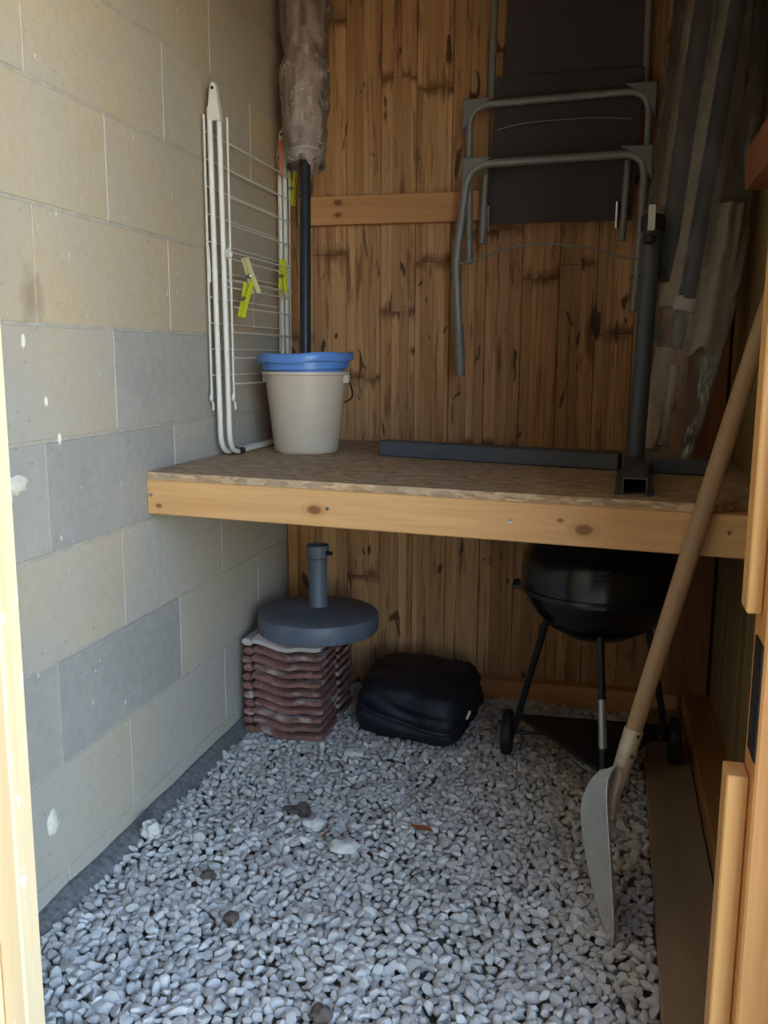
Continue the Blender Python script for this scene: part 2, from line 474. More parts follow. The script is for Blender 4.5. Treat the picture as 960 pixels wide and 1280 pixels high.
# --- left wall of concrete blocks
wl = struct(obj('wall_left', box(new(), -0.20, -0.0016, FY-0.05, 0.10, -0.15, 2.55), M['mortar'], origin=(0, 0, 0)),
            'left wall of large concrete blocks with flush mortar joints', 'wall')
CH, BL = 0.20669, 0.50
def block_bm(y0, y1, z0, z1):
    bm = new(); box(bm, -0.06, 0, y0, y1, z0, z1, 0.0015)
    return bm
tones = {(1, 0): 0.12, (3, 0): 0.05, (0, 1): 0.28, (0, 0): 0.6, (2, 0): 0.62, (1, -1): 0.38, (2, 1): 0.5, (3, 1): 0.55, (4, 0): 0.5, (3, -1): 0.3, (4, 1): 0.45}
for k in range(-7, 6):
    zt = 1.09 - k*CH; zb = zt - CH
    ph = -1.28 if k % 2 else -1.03
    for m in range(-2, 4):
        y0 = ph + BL*(m if k % 2 else m-1); y1 = y0+BL
        y0c, y1c = max(y0, FY-0.05), min(y1, 0.0)
        if y1c-y0c < 0.03: continue
        if zt > 2.6: continue
        jy = 0.002
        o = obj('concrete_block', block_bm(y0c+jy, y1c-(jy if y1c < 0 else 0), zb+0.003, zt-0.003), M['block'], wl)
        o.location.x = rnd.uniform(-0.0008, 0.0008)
        o['tone'] = tones.get((k, m), rnd.uniform(0.30, 0.6) + (0.32 if k < 0 else 0))  # upper courses coloured tanner, painting in the warm bounced light
def blob(cy, cz, ry, rz, seed):
    bm = new(); bmesh.ops.create_icosphere(bm, subdivisions=3, radius=1)
    for v in bm.verts:
        n = v.co.copy(); s = 1+0.35*mnoise.noise(n*1.6+Vector((seed, 0, 0)))+0.12*mnoise.noise(n*5+Vector((seed, 3, 0)))
        v.co = Vector((0.0005+n.x*0.0045, cy+n.y*ry*s, cz+n.z*rz*s))
    return bm
for cy, cz, ry, rz, sd in ((-1.365, 0.815, 0.028, 0.016, 1), (-1.395, 0.80, 0.02, 0.022, 5), (-1.322, 0.168, 0.016, 0.026, 9),
                           (-1.325, 1.06, 0.004, 0.012, 3), (-1.235, 0.885, 0.003, 0.01, 4), (-1.27, 0.955, 0.003, 0.009, 6)):
    obj('plaster_smear', blob(cy, cz, ry, rz, sd), M['foam'], wl, smooth=True)

# the house wall is carried on unseen outside, added to block sky from the left
struct(obj('wall_left_outside', box(new(), -0.2, -0.002, -8.0, FY-0.055, -0.1, 6.4), M['render']), 'unseen wall added outside the shed, blocking the sky on the left', 'wall')

# a dark unseen slab is added across the yard to block sky light; the shed door is folded back beside the doorway
struct(obj('wall_sky_blocker', box(new(), -0.2, 1.9, -5.3, -5.0, -0.1, 6.4), M['dark_blocker']), 'dark unseen slab added across the yard to block sky light', 'wall')
d1 = struct(obj('door_1', box(new(), 0.0, 0.036, -0.92, 0.0, 0.03, 2.02, 0.003), M['rightwood'], origin=(0, 0, 0)), 'plank shed door standing open outside', 'door')
d1.location = (0.15, FY-0.075, 0); d1.rotation_euler.z = -0.14
for zz in (0.35, 1.65): obj('ledge', box(new(), 0.036, 0.06, -0.88, -0.05, zz, zz+0.11, 0.002), M['rightwood'], None, origin=(0, 0, 0)).parent = d1

# cement fillet at the foot of the block wall
bm = new()
N = 60
prev = None
for i in range(N+1):
    y = FY + (0.02-FY)*i/N
    a = 0.022+0.005*mnoise.noise(Vector((y*9, 0, 0))); b = 0.042+0.006*mnoise.noise(Vector((y*7, 4, 0)))
    ring = [bm.verts.new(p) for p in ((-0.002, y, -0.04), (-0.002, y, a), (0.008, y, a-0.002), (0.024, y, a*0.55), (b, y, -0.006), (b, y, -0.04))]
    if prev:
        for j in range(6): bm.faces.new((prev[j], prev[(j+1) % 6], ring[(j+1) % 6], ring[j]))
    else: bm.faces.new(ring)
    prev = ring
bm.faces.new(prev[::-1])
struct(obj('trim_1', bm, M['footing']), 'rough dark grey cement strip along the foot of the block wall', 'footing strip')

# --- back wall of vertical laths
wb = struct(obj('wall_back', box(new(), -0.0, 1.42, 0.022, 0.06, -0.1, 2.55), M['post'], origin=(0, 0, 0)),
            'back wall of narrow vertical stained laths', 'wall')
JOINTS = {0: 0.62, 1: 1.34, 2: 0.972, 3: 1.171, 4: 1.315, 5: 1.40, 6: 1.40, 7: 0.60, 8: 1.30, 9: 1.106, 10: 1.52, 11: 0.9, 12: 1.2}
px = 0.005 - 0.105+0.082
board = 0
x_edges = [0.0] + [0.086+0.1055*i for i in range(0, 12)]
for bi in range(len(x_edges)-1):
    x0, x1 = x_edges[bi], x_edges[bi+1]
    x = x0
    j = JOINTS.get(bi, 1.0)
    j2 = j+0.66 if bi % 2 else j+0.48
    j3 = j-0.62
    cuts = [-0.05] + [c for c in (j3, j, j2) if 0.06 < c < 2.3] + [2.5]
    wdt = []
    while x < x1-0.004:
        w_ = rnd.choice((0.017, 0.022, 0.026, 0.034))
        if x+w_ > x1-0.009: w_ = x1-x
        for a, b in zip(cuts, cuts[1:]):
            dp = rnd.uniform(-0.0004, 0.0008)
            bm = new(); box(bm, x+0.0001, x+w_-0.0001-(0.0016 if x+w_ >= x1-1e-6 else 0), dp, 0.021, a+0.0003, b-0.0003, 0.0007)
            o = obj('lath', bm, M['lath'], wb); o['z0'] = a; o['z1'] = b
        x += w_
bm = new(); box(bm, 0.045, 1.175, -0.028, -0.001, 1.424, 1.506, 0.002)
obj('batten', bm, M['batten'], wb)
bm = new(); box(bm, 0.30, 1.215, -0.045, -0.001, -0.03, 0.062, 0.003)
obj('batten', bm, M['batten'], wb)
bm = new(); box(bm, 0.004, 0.036, -0.035, -0.001, -0.03, 0.73, 0.002)
obj('corner_post', bm, M['post_light'], wb)
bm = new(); box(bm, 1.185, 1.292, -0.035, -0.001, -0.03, 2.5, 0.002)
obj('corner_post', bm, M['post'], wb)

# --- right wall of vertical boards
wr = struct(obj('wall_right', box(new(), 1.322, 1.36, FY-0.05, 0.06, -0.1, 2.55), M['rightwood'], origin=(0, 0, 0)), 'right wall of vertical wooden boards', 'wall')
y = -0.001
while y > FY:
    w_ = rnd.uniform(0.085, 0.12); y0 = max(y-w_, FY-0.05)
    bm = new(); box(bm, GX1+rnd.uniform(-0.001, 0.001), 1.321, y0+0.0008, y-0.0008, 0.07, 2.5, 0.002)
    obj('board', bm, M['rightwood'], wr); y = y0
bm = new(); box(bm, 1.225, 1.321, FY, -0.036, -0.03, 0.068, 0.004)
obj('bottom_plate', bm, M['plate'], wr)
bm = new(); box(bm, 1.235, 1.299, FY+0.03, -0.60, 1.385, 1.47, 0.003)
obj('rail', bm, M['post'], wr)
bm = new()
hexa(bm, [(1.105, FY+0.02, -0.02), (1.222, FY+0.02, -0.02), (1.222, -0.05, -0.02), (1.112, -0.05, -0.02),
          (1.105, FY+0.02, 0.022), (1.222, FY+0.02, 0.022), (1.222, -0.05, 0.022), (1.112, -0.05, 0.022)], 0.002)
struct(obj('trim_2', bm, M['sill']), 'dusty flat plank lying on the floor along the right wall', 'plank')

# --- ceiling
wc = struct(obj('ceiling', box(new(), -0.1, 1.40, FY-0.1, 0.08, 2.52, 2.58), M['ceil'], origin=(0, 0, 2.5)), 'boarded shed ceiling', 'ceiling')
x = 0.0
while x < 1.30:
    bm = new(); box(bm, x+0.001, min(x+0.119, 1.30), FY, 0.0, 2.50, 2.519, 0.002); obj('board', bm, M['ceil'], wc); x += 0.12

# --- front wall round the doorway, door posts
wf = struct(obj('wall_front', box(new(), -0.003, 0.10, FY-0.06, FY-0.01, -0.1, 2.5), M['rightwood'], origin=(0, FY, 0)), 'front wall of the shed beside and above the doorway', 'wall')
obj('header', box(new(), 0.10, 1.36, FY-0.06, FY-0.01, 1.97, 2.5), M['rightwood'], wf)
obj('side_board', box(new(), 1.25, 1.36, FY-0.06, FY-0.01, -0.1, 2.04), M['rightwood'], wf)
t3 = struct(obj('trim_3', box(new(), 0.192, 0.2295, FY-0.03, FY+0.012, -0.05, 2.05, 0.003), M['doorpost'], origin=(0.21, FY, 0)), 'pale paint-flecked wooden post of the doorway beside the block wall', 'door post')
obj('post_board', box(new(), 0.10, 0.1915, FY-0.065, FY-0.005, -0.05, 2.05, 0.003), M['doorpost'], t3)
t4 = struct(obj('trim_4', box(new(), 1.166, 1.262, -1.655, -1.575, -0.03, 2.05, 0.003), M['jamb'], origin=(1.21, -1.6, 0)), 'orange pine door jamb with stop battens beside the right wall', 'door jamb')
obj('stop_batten', box(new(), 1.140, 1.1655, -1.625, -1.580, -0.03, 0.545, 0.002), M['stop'], t4)
obj('stop_batten', box(new(), 1.148, 1.1655, -1.625, -1.580, 0.746, 2.04, 0.002), M['stop'], t4)
sp = obj('strike_plate', box(new(), 1.1635, 1.1665, -1.652, -1.60, 0.575, 0.715, 0.001), M['iron'], t4)
for za, zb in ((0.60, 0.635), (0.655, 0.70)):
    obj('latch_hole', box(new(), 1.1628, 1.165, -1.64, -1.612, za, zb), M['black_plastic'], sp)

# ================================================================== GRAVEL
def stone_mesh(seed, sub=2):
    r = random.Random(seed); bm = new(); bmesh.ops.create_icosphere(bm, subdivisions=sub, radius=1)
    planes = []
    for _ in range(10):
        d = Vector((r.gauss(0, 1), r.gauss(0, 1), r.gauss(0, 1))).normalized(); planes.append((d, r.uniform(0.48, 0.78)))
    sx, sy, sz = 1.0, r.uniform(0.62, 0.9), r.uniform(0.42, 0.62)
    off = Vector((seed*1.7, seed*0.3, 0))
    for v in bm.verts:
        c = v.co*(1+0.16*mnoise.noise(v.co*1.4+off))
        for d, h in planes:
            e = c.dot(d)-h
            if e > 0: c = c-d*e*0.97
        v.co = Vector((c.x*sx, c.y*sy, c.z*sz))*1.30
    V = np.array([v.co[:] for v in bm.verts]); F = np.array([[v.index for v in f.verts] for f in bm.faces])
    bm.free(); return V, F
NV = 14
SV = [stone_mesh(s) for s in range(NV)]
def ground_h(x, y):
    return 0.006*mnoise.noise(Vector((x*4.5, y*4.5, 0))) + 0.004*mnoise.noise(Vector((x*11, y*11, 5)))-0.006
nr = np.random.default_rng(3)
def rot_small(rng, tilt):
    a = rng.uniform(0, 2*PI); b = rng.normal(0, tilt); c = rng.normal(0, tilt)
    ca, sa, cb, sb, cc, sc = math.cos(a), math.sin(a), math.cos(b), math.sin(b), math.cos(c), math.sin(c)
    Rz = np.array([[ca, -sa, 0], [sa, ca, 0], [0, 0, 1]]); Ry = np.array([[cb, 0, sb], [0, 1, 0], [-sb, 0, cb]]); Rx = np.array([[1, 0, 0], [0, cc, -sc], [0, sc, cc]])
    return Rx@Ry@Rz
def scatter(mind, n, x0, x1, y0, y1, rng):
    cell = mind/1.4142; grid = {}; pts = []
    X = rng.uniform(x0, x1, n); Y = rng.uniform(y0, y1, n)
    for x, y in zip(X, Y):
        i, j = int((x-x0)/cell), int((y-y0)/cell); ok = True
        for a in (-2, -1, 0, 1, 2):
            for b in (-2, -1, 0, 1, 2):
                q = grid.get((i+a, j+b))
                if q and (q[0]-x)**2+(q[1]-y)**2 < mind*mind: ok = False; break
            if not ok: break
        if ok: grid[(i, j)] = (x, y); pts.append((x, y))
    return pts
def project(p):
    d = Vector(p)-CAM; z = d.dot(cf)
    return 480+F_PX*d.dot(cr)/z, 640+F_PX*d.dot(cd)/z, z
top = scatter(0.0146, 160000, 0.036, 1.104, -1.69, -0.01, nr)
low = scatter(0.0185, 40000, 0.036, 1.104, -1.69, -0.01, nr)
stones = []
for (x, y) in top:
    s = nr.uniform(0.0092, 0.0136)*(1.35 if nr.random() < 0.05 else 1)
    stones.append((x, y, ground_h(x, y)+nr.uniform(-0.003, 0.0035), s, rot_small(nr, 0.42), int(nr.integers(NV)), float(np.clip(nr.normal(0.52, 0.2), 0, 1))))
for (x, y) in low:
    s = nr.uniform(0.009, 0.012)
    stones.append((x, y, ground_h(x, y)-0.0085, s, rot_small(nr, 0.5), int(nr.integers(NV)), float(np.clip(nr.normal(0.35, 0.2), 0, 1))))
# the 300 that show largest: nearest ones inside the frame, not hidden behind the doorposts
cand = []
for i, st in enumerate(stones[:len(top)]):
    u, v, z = project((st[0], st[1], st[2]))
    if 60 < u < 800 and v < 1276: cand.append((st[3]/z, i))
cand.sort(reverse=True)
near = {i for _, i in cand[:300]}
SM = []
for vi, (V, F) in enumerate(SV):
    me = bpy.data.meshes.new('gravel_stone'); me.from_pydata(V.tolist(), [], F.tolist())
    me.polygons.foreach_set('use_smooth', [True]*len(F)); 
    try: me.set_sharp_from_angle(angle=math.radians(33))
    except Exception: pass
    at = me.attributes.new('tint', 'FLOAT', 'POINT'); at.data.foreach_set('value', [0.35+0.5*((vi*0.37) % 1)]*len(V))
    me.materials.append(M['gravel']); SM.append(me)
allV, allF, allT = [], [], []; vo = 0
for i, (x, y, z, s, R_, vi, tn) in enumerate(stones):
    if i in near:
        o = bpy.data.objects.new('gravel_stone', SM[vi]); COL.objects.link(o)
        Rm = Matrix([list(r) for r in R_]).to_4x4()
        o.matrix_world = Matrix.Translation((x, y, z)) @ Rm @ Matrix.Scale(s, 4)
        tag(o, 'loose angular pale grey stone of the gravel floor near the doorway', 'stone', 'largest stones of the gravel floor')
    else:
        V, F = SV[vi]
        allV.append((V*s)@R_.T+np.array([x, y, z])); allF.append(F+vo); allT.append(np.full(len(V), tn)); vo += len(V)
V = np.concatenate(allV); Fc = np.concatenate(allF); T = np.concatenate(allT)
me = bpy.data.meshes.new('gravel'); me.vertices.add(len(V)); me.vertices.foreach_set('co', V.ravel())
me.loops.add(len(Fc)*3); me.loops.foreach_set('vertex_index', Fc.ravel().astype(np.int32))
me.polygons.add(len(Fc)); me.polygons.foreach_set('loop_start', np.arange(0, len(Fc)*3, 3, dtype=np.int32))
me.polygons.foreach_set('use_smooth', np.ones(len(Fc), dtype=bool))
me.update(); me.validate()
at = me.attributes.new('tint', 'FLOAT', 'POINT'); at.data.foreach_set('value', T)
try: me.set_sharp_from_angle(angle=math.radians(33))
except Exception: pass
me.materials.append(M['gravel'])
go = bpy.data.objects.new('gravel', me); COL.objects.link(go)
go['kind'] = 'stuff'; go['label'] = 'crushed pale grey limestone gravel covering the shed floor'; go['category'] = 'gravel'

def lump(name, c, size, mat, label, cat, seed, rough=0.3):
    bm = new(); bmesh.ops.create_icosphere(bm, subdivisions=3, radius=1)
    for v in bm.verts:
        n = v.co.copy(); s = 1+rough*mnoise.noise(n*1.5+Vector((seed, 0, 0)))+rough*0.5*mnoise.noise(n*4+Vector((seed, 0, 7)))
        v.co = Vector((c[0]+n.x*size[0]*s, c[1]+n.y*size[1]*s, c[2]+n.z*size[2]*s))
    return tag(obj(name, bm, mat, smooth=50), label, cat)
lump('stone', (0.052, -1.055, 0.018), (0.020, 0.02, 0.022), M['whitestone'], 'cream white chunk of stone propped at the foot of the block wall', 'stone', 2, 0.5)
lump('stone', (0.475, -0.997, 0.010), (0.034, 0.026, 0.012), M['whitestone'], 'largest flat pale stone lying on the middle of the gravel', 'stone', 12, 0.4)
lump('stone', (0.385, -0.925, 0.009), (0.026, 0.02, 0.012), M['whitestone'], 'flat pale stone on the gravel beside the brown earth clod', 'stone', 22, 0.4)
lump('stone', (0.366, -0.54, 0.006), (0.026, 0.02, 0.012), M['whitestone'], 'flat pale stone on the gravel at the foot of the black bag', 'stone', 25, 0.4)
lump('earth_clod', (0.333, -0.873, 0.008), (0.026, 0.018, 0.011), M['clod'], 'crumbly brown clod of earth on the gravel by two flat pale stones', 'clod', 31, 0.9)
lump('earth_clod', (0.241, -1.168, 0.006), (0.015, 0.013, 0.012), M['clod'], 'small dark upright clod on the gravel near the block wall', 'clod', 41, 0.5)
lump('earth_clod', (0.343, -1.287, 0.008), (0.015, 0.015, 0.010), M['clod'], 'round dark brown pellet of earth lying alone on the gravel', 'clod', 51, 0.25)
lump('earth_clod', (0.582, -1.487, 0.008), (0.018, 0.016, 0.013), M['clod'], 'dark rounded clod on the gravel closest to the doorway', 'clod', 61, 0.35)
def leaf_bm(c, L, W, a, curl):
    bm = new()
    def f(u, v):
        t = u*2-1; w = W*(1-t*t)**0.7*(v*2-1); x = t*L; z = curl*(v*2-1)**2 + 0.3*curl*math.sin(t*4)
        return (c[0]+x*math.cos(a)-w*math.sin(a), c[1]+x*math.sin(a)+w*math.cos(a), c[2]+z)
    grid_surface(bm, f, 10, 4); bmesh.ops.remove_doubles(bm, verts=bm.verts[:], dist=1e-6)
    return solidify(bm, 0.0008)
tag(obj('dry_leaf', leaf_bm((0.623, -0.893, 0.012), 0.026, 0.009, -0.2, 0.006), M['leaf'], smooth=True), 'curled rust brown dry leaf on the gravel in front of the black bag', 'leaf')
tag(obj('dry_leaf', leaf_bm((0.425, -0.965, 0.012), 0.018, 0.003, 1.2, 0.003), M['leaf'], smooth=True), 'thin brown sliver of leaf standing at a flat pale stone', 'leaf')

# ================================================================== SHELF
SZ = 0.786
def sz(x): return SZ-0.0115*x           # the shelf drops slightly towards the right wall
def fy(x): return -0.918-0.042*x        # line of its front edge
sh = thing('storage_shelf', 'deep OSB shelf with a pine front beam fixed between the walls', 'shelf', (0.65, -0.5, 0.69))
bm = new()
poly = [(0.002, fy(0)), (1.165, fy(1.165)), (1.235, fy(1.235)+0.075), (1.297, fy(1.29)+0.10), (1.297, -0.038), (1.182, -0.038), (1.182, -0.003), (0.04, -0.003), (0.002, -0.003)]
A = [bm.verts.new((x, y, sz(x)-0.016)) for x, y in poly]; B = [bm.verts.new((x, y, sz(x))) for x, y in poly]
bm.faces.new(A); bm.faces.new(B[::-1])
for i in range(len(poly)): bm.faces.new((A[i], B[i], B[(i+1) % len(poly)], A[(i+1) % len(poly)]))
obj('shelf_board', bm, M['osb'], sh)
bm = new()
xa, xb = 0.001, 1.297
hexa(bm, [(xa, fy(xa)-0.002, sz(xa)-0.093), (xb, fy(xb)-0.002, sz(xb)-0.098), (xb, fy(xb)+0.040, sz(xb)-0.098), (xa, fy(xa)+0.040, sz(xa)-0.093),
          (xa, fy(xa)-0.002, sz(xa)-0.0165), (xb, fy(xb)-0.002, sz(xb)-0.0165), (xb, fy(xb)+0.040, sz(xb)-0.0165), (xa, fy(xa)+0.040, sz(xa)-0.0165)], 0.0025)
obj('front_beam', bm, M['fascia'], sh)
bm = new(); box(bm, 0.05, 1.18, -0.040, -0.002, 0.69, 0.754, 0.002); obj('back_beam', bm, M['batten'], sh)
bm = new(); box(bm, 1.262, 1.298, -0.92, -0.04, 0.69, 0.752, 0.002); obj('side_beam', bm, M['plate'], sh)
for x, dz in ((0.424, -0.055), (0.803, -0.055), (1.205, -0.05), (0.012, -0.05)):
    bm = new(); c = (x, fy(x)-0.003, sz(x)+dz)
    prof = [(0.0042, 0), (0.0042, 0.0012), (0.0018, 0.0014), (0.0012, 0.0004)]
    lathe(bm, prof, (0, 0, 0), 12)
    bmesh.ops.rotate(bm, verts=bm.verts[:], matrix=Matrix.Rotation(PI/2, 3, 'X')); bmesh.ops.translate(bm, verts=bm.verts[:], vec=c)
    obj('screw', bm, M['chrome'], sh)

# ================================================================== DRYING RACK
rk = thing('drying_rack', 'white folded wire clothes drying rack leaning against the block wall', 'drying rack', (0.045, -0.36, SZ))
YN, YF, ZT = -0.592, -0.118, 1.62
for xi in (0.028, 0.047):
    dy = 0.0 if xi < 0.04 else 0.012
    path = round_path([(xi-0.004, YN+dy, ZT), (xi, YN+dy+0.012, SZ+0.0075), (xi, YF-dy, SZ+0.0075), (xi-0.004, YF-dy, ZT)], 0.055, 8)
    bm = new(); tube(bm, path, 0.0068, 10); obj('frame_tube', bm, M['white_metal'], rk, smooth=True)
for yy in (YN+0.004, YF-0.004):
    bm = new()
    prof = [(0.0185, ZT-0.03), (0.0530, ZT-0.03), (0.0435, ZT+0.045), (0.039, ZT+0.056), (0.032, ZT+0.056), (0.0275, ZT+0.045)]
    prism(bm, prof, 1, yy-0.010, yy+0.010)
    bmesh.ops.bevel(bm, geom=bm.edges[:], offset=0.002, segments=2, affect='EDGES')
    h = obj('hinge_cap', bm, M['white_plastic'], rk)
    bm = new(); lathe(bm, [(0.0040, 0), (0.0040, 0.0012), (0.0001, 0.0013)], (0, 0, 0), 12)
    bmesh.ops.rotate(bm, verts=bm.verts[:], matrix=Matrix.Rotation(PI/2, 3, 'X')); bmesh.ops.translate(bm, verts=bm.verts[:], vec=(0.0355, yy-0.010, ZT+0.042))
    obj('hinge_hole', bm, M['black_plastic'], h)
# two folded wings of thin wire: long one (down to the hooks) outside each frame
def wing(x, z0, z1, hook, name):
    res = []
    for yy, s in ((YN-0.012 if x < 0.036 else YN+0.026, 1), (YF+0.012 if x < 0.036 else YF-0.014, -1)):
        pts = [(x, yy, z1), (x, yy+0.004*s, z0+0.06), (x, yy+0.005*s, z0+0.025)]
        if hook: pts += [(x, yy-0.004*s, z0+0.008), (x, yy+0.006*s, z0), (x, yy+0.012*s, z0-0.006), (x, yy+0.012*s, z0-0.022)]
        bm = new(); tube(bm, smooth_path(pts, 4), 0.0027, 6)
        res.append(obj(name, bm, M['white_metal'], rk, smooth=True))
    return res[0]
w1 = wing(0.015, 0.925, 1.602, True, 'wing_wire'); w2 = wing(0.058, 0.925, 1.602, True, 'wing_wire')
w3 = wing(0.018, 1.19, 1.30, False, 'wing_wire'); w4 = wing(0.055, 1.19, 1.30, False, 'wing_wire')
RZ1 = [1.565, 1.502, 1.440, 1.376, 1.312, 1.245, 1.18, 1.118, 1.055, 0.99]
for zz in RZ1:
    for x, par in ((0.015, w1), (0.058, w2)):
        if x > 0.05 and zz in (1.502, 1.376, 1.118): pass
        y0 = YN-0.012 if x < 0.036 else YN+0.026; y1 = YF+0.012 if x < 0.036 else YF-0.014
        z_ = zz if x < 0.036 else zz-0.022
        bm = new(); tube(bm, [(x+0.0024, y0-0.004, z_), (x+0.0024, y1+0.004, z_)], 0.0021, 6); obj('rung', bm, M['rung_wire'], par, smooth=True)
for zz in (1.275, 1.222, 1.205):
    bm = new(); tube(bm, [(0.0545, YN+0.02, zz), (0.0545, YF-0.01, zz)], 0.0021, 6); obj('rung', bm, M['rung_wire'], w4, smooth=True)
for yy in (YN+0.005, YN+0.024):
    bm = new()
    tube(bm, [Vector((0.060, yy, 1.285))+Vector((0, 0.007*math.cos(a), 0.009*math.sin(a))) for a in np.linspace(0, 2*PI, 14)], 0.002, 6, cap=False)
    obj('wire_loop', bm, M['white_metal'], rk, smooth=True)
for xi in (0.028, 0.047):
    bm = new(); tube(bm, [(xi, YN+0.075, SZ+0.0078), (xi, YN+0.105, SZ+0.0078)], 0.0088, 10); obj('foot_clip', bm, M['black_plastic'], rk, smooth=True)

# ---- pegs
def peg(loc, rot, mat, label, mat2=None):
    t = thing('clothes_peg', label, 'clothes peg', loc, None)
    for s in (-1, 1):
        bm = new()
        prof = [(s*0.0012, -0.036), (s*0.0062, -0.036), (s*0.0066, 0.0), (s*0.0105, 0.036), (s*0.0070, 0.036), (s*0.0022, 0.004)]
        prism(bm, prof, 0, -0.0045, 0.0045)
        o = obj('peg_leg', bm, mat, None, origin=(0, 0, 0)); o.parent = t
    bm = new(); tube(bm, [(-0.0062, 0.0062*math.cos(a), 0.0035*math.sin(a)) for a in np.linspace(0, 2*PI, 12)], 0.0012, 5, cap=False)
    tube(bm, [(-0.0062, 0, 0), (0.0062, 0, 0)], 0.0026, 8)
    o = obj('spring', bm, M['chrome'], None, origin=(0, 0, 0)); o.parent = t
    t.rotation_euler = rot; t.scale = (1.3, 1.3, 1.3)
    return t
peg((0.070, -0.505, 1.178), (0.0, 0.35, 1.25), M['yellow_plastic'], 'bright yellow-green clothes peg hanging askew, clipped to a cream peg')
peg((0.078, -0.487, 1.240), (PI, -0.45, 1.25), M['cream_plastic'], 'pale cream clothes peg with open jaws above a yellow-green one')
peg((0.060, -0.200, 1.262), (PI, 0, 1.35), M['yellow_plastic'], 'bright yellow-green clothes peg clipped upright on lower rungs of the rack')
peg((0.066, -0.128, 1.513), (0.0, 0, 1.3), M['yellow_plastic'], 'bright yellow-green clothes peg on the upright of the rack beside the dark parasol pole')
peg((0.038, -0.1455, 1.595), (0.0, 0, 0.5), M['orange_plastic'], 'orange clothes peg at the top of the drying rack upright')
peg((0.060, -0.136, 1.616), (0.0, 0, 1.0), M['green_plastic'], 'dark green clothes peg next to an orange peg')

# ================================================================== BUCKETS
BC = (0.192, -0.392)
zb = sz(BC[0])+0.0005
bk = thing('bucket', 'beige plastic bucket with a black wire handle on the shelf', 'bucket', (BC[0], BC[1], zb))
bm = new()
lathe(bm, [(0.0, 0.0), (0.078, 0.0), (0.083, 0.004), (0.086, 0.012), (0.1085, 0.205), (0.1155, 0.206), (0.1165, 0.210), (0.1155, 0.214), (0.108, 0.214), (0.1055, 0.205), (0.083, 0.014), (0.0, 0.012)], (BC[0], BC[1], zb), 56)
obj('body', bm, M['beige_plastic'], bk, smooth=35)
va = math.atan2(CAM.y-BC[1], CAM.x-BC[0]); ra = va+PI/2-0.35     # the ears sit on either side, seen from the doorway
for s in (0, PI):
    ex, ey = BC[0]+0.113*math.cos(ra+s), BC[1]+0.113*math.sin(ra+s)
    bm = new(); box(bm, ex-0.008, ex+0.008, ey-0.008, ey+0.008, zb+0.185, zb+0.206, 0.002); obj('ear', bm, M['beige_plastic'], bk)
pts = []
for k in range(0, 19):
    a = ra + PI*k/18
    r_ = 0.119+0.016*math.sin(PI*k/18)
    pts.append((BC[0]+r_*math.cos(a), BC[1]+r_*math.sin(a), zb+0.195-0.075*math.sin(PI*k/18)**0.7))
bm = new(); tube(bm, pts, 0.0024, 6); obj('handle', bm, M['black_plastic'], bk, smooth=True)

zb2 = zb+0.0145
bb = thing('bucket', 'blue plastic bucket nested inside the beige one, its broad rim showing', 'bucket', (BC[0], BC[1], zb2))
bm = new()
def tilt(r, z, a): return r, z + (0.0035*math.cos(a-0.3)*r/0.12 if z > 0.18 else 0) + (0.0022*math.sin(5*a) if r > 0.122 and z > 0.22 else 0)
lathe(bm, [(0.0, 0.0), (0.072, 0.0), (0.079, 0.004), (0.1035, 0.196), (0.1045, 0.204), (0.114, 0.206), (0.1155, 0.224), (0.126, 0.225), (0.1275, 0.229), (0.127, 0.243), (0.124, 0.247),
           (0.115, 0.247), (0.111, 0.236), (0.102, 0.20), (0.076, 0.006), (0.0, 0.004)], (BC[0], BC[1], zb2), 64, fn=tilt)
obj('body', bm, M['blue_plastic'], bb, smooth=35)

# ================================================================== LEFT PARASOL (standing in the bucket, in a plastic sleeve)
P0 = Vector((0.184, -0.378, zb2+0.006)); P1 = Vector((0.098, -0.088, 2.30))
pl = thing('parasol', 'furled pinkish parasol in a clear plastic sleeve standing in the blue bucket', 'parasol', P0)
ax = (P1-P0).normalized()
def at(t): return P0+(P1-P0)*t
bm = new(); tube(bm, [at(0), at(0.55), at(1)], 0.0155, 16); obj('pole', bm, M['pole_metal'], pl, smooth=True)
def furl(base, axis, L, n, rfn, wig, seed, nl=40):
    """closed folded sleeve round an axis; rfn(t) gives the radius."""
    bm = new(); axis = axis.normalized(); e1 = axis.orthogonal().normalized(); e2 = axis.cross(e1)
    rings = []
    for i in range(nl+1):
        t = i/nl; c = base+axis*(L*t); R_ = rfn(t); ring = []
        for k in range(n):
            a = 2*PI*k/n
            q = Vector((math.cos(a)*2.2, math.sin(a)*2.2, t*L*14+seed))
            r = R_*(1+wig*mnoise.noise(q)+0.5*wig*mnoise.noise(q*2.3+Vector((9, 0, 0)))+0.10*wig*math.sin(8*a+seed))
            ring.append(bm.verts.new(c+(e1*math.cos(a)+e2*math.sin(a))*r))
        rings.append(ring)
    for a_, b_ in zip(rings, rings[1:]):
        for k in range(n): bm.faces.new((a_[k], a_[(k+1) % n], b_[(k+1) % n], b_[k]))
    return bm, rings
b0 = at(0.515)
bm, rg = furl(b0, ax, 0.70, 40, lambda t: 0.028+0.022*min(1, t*7)+0.004*math.sin(t*13), 0.2, 3.0, 50)
bm.faces.new(rg[-1])
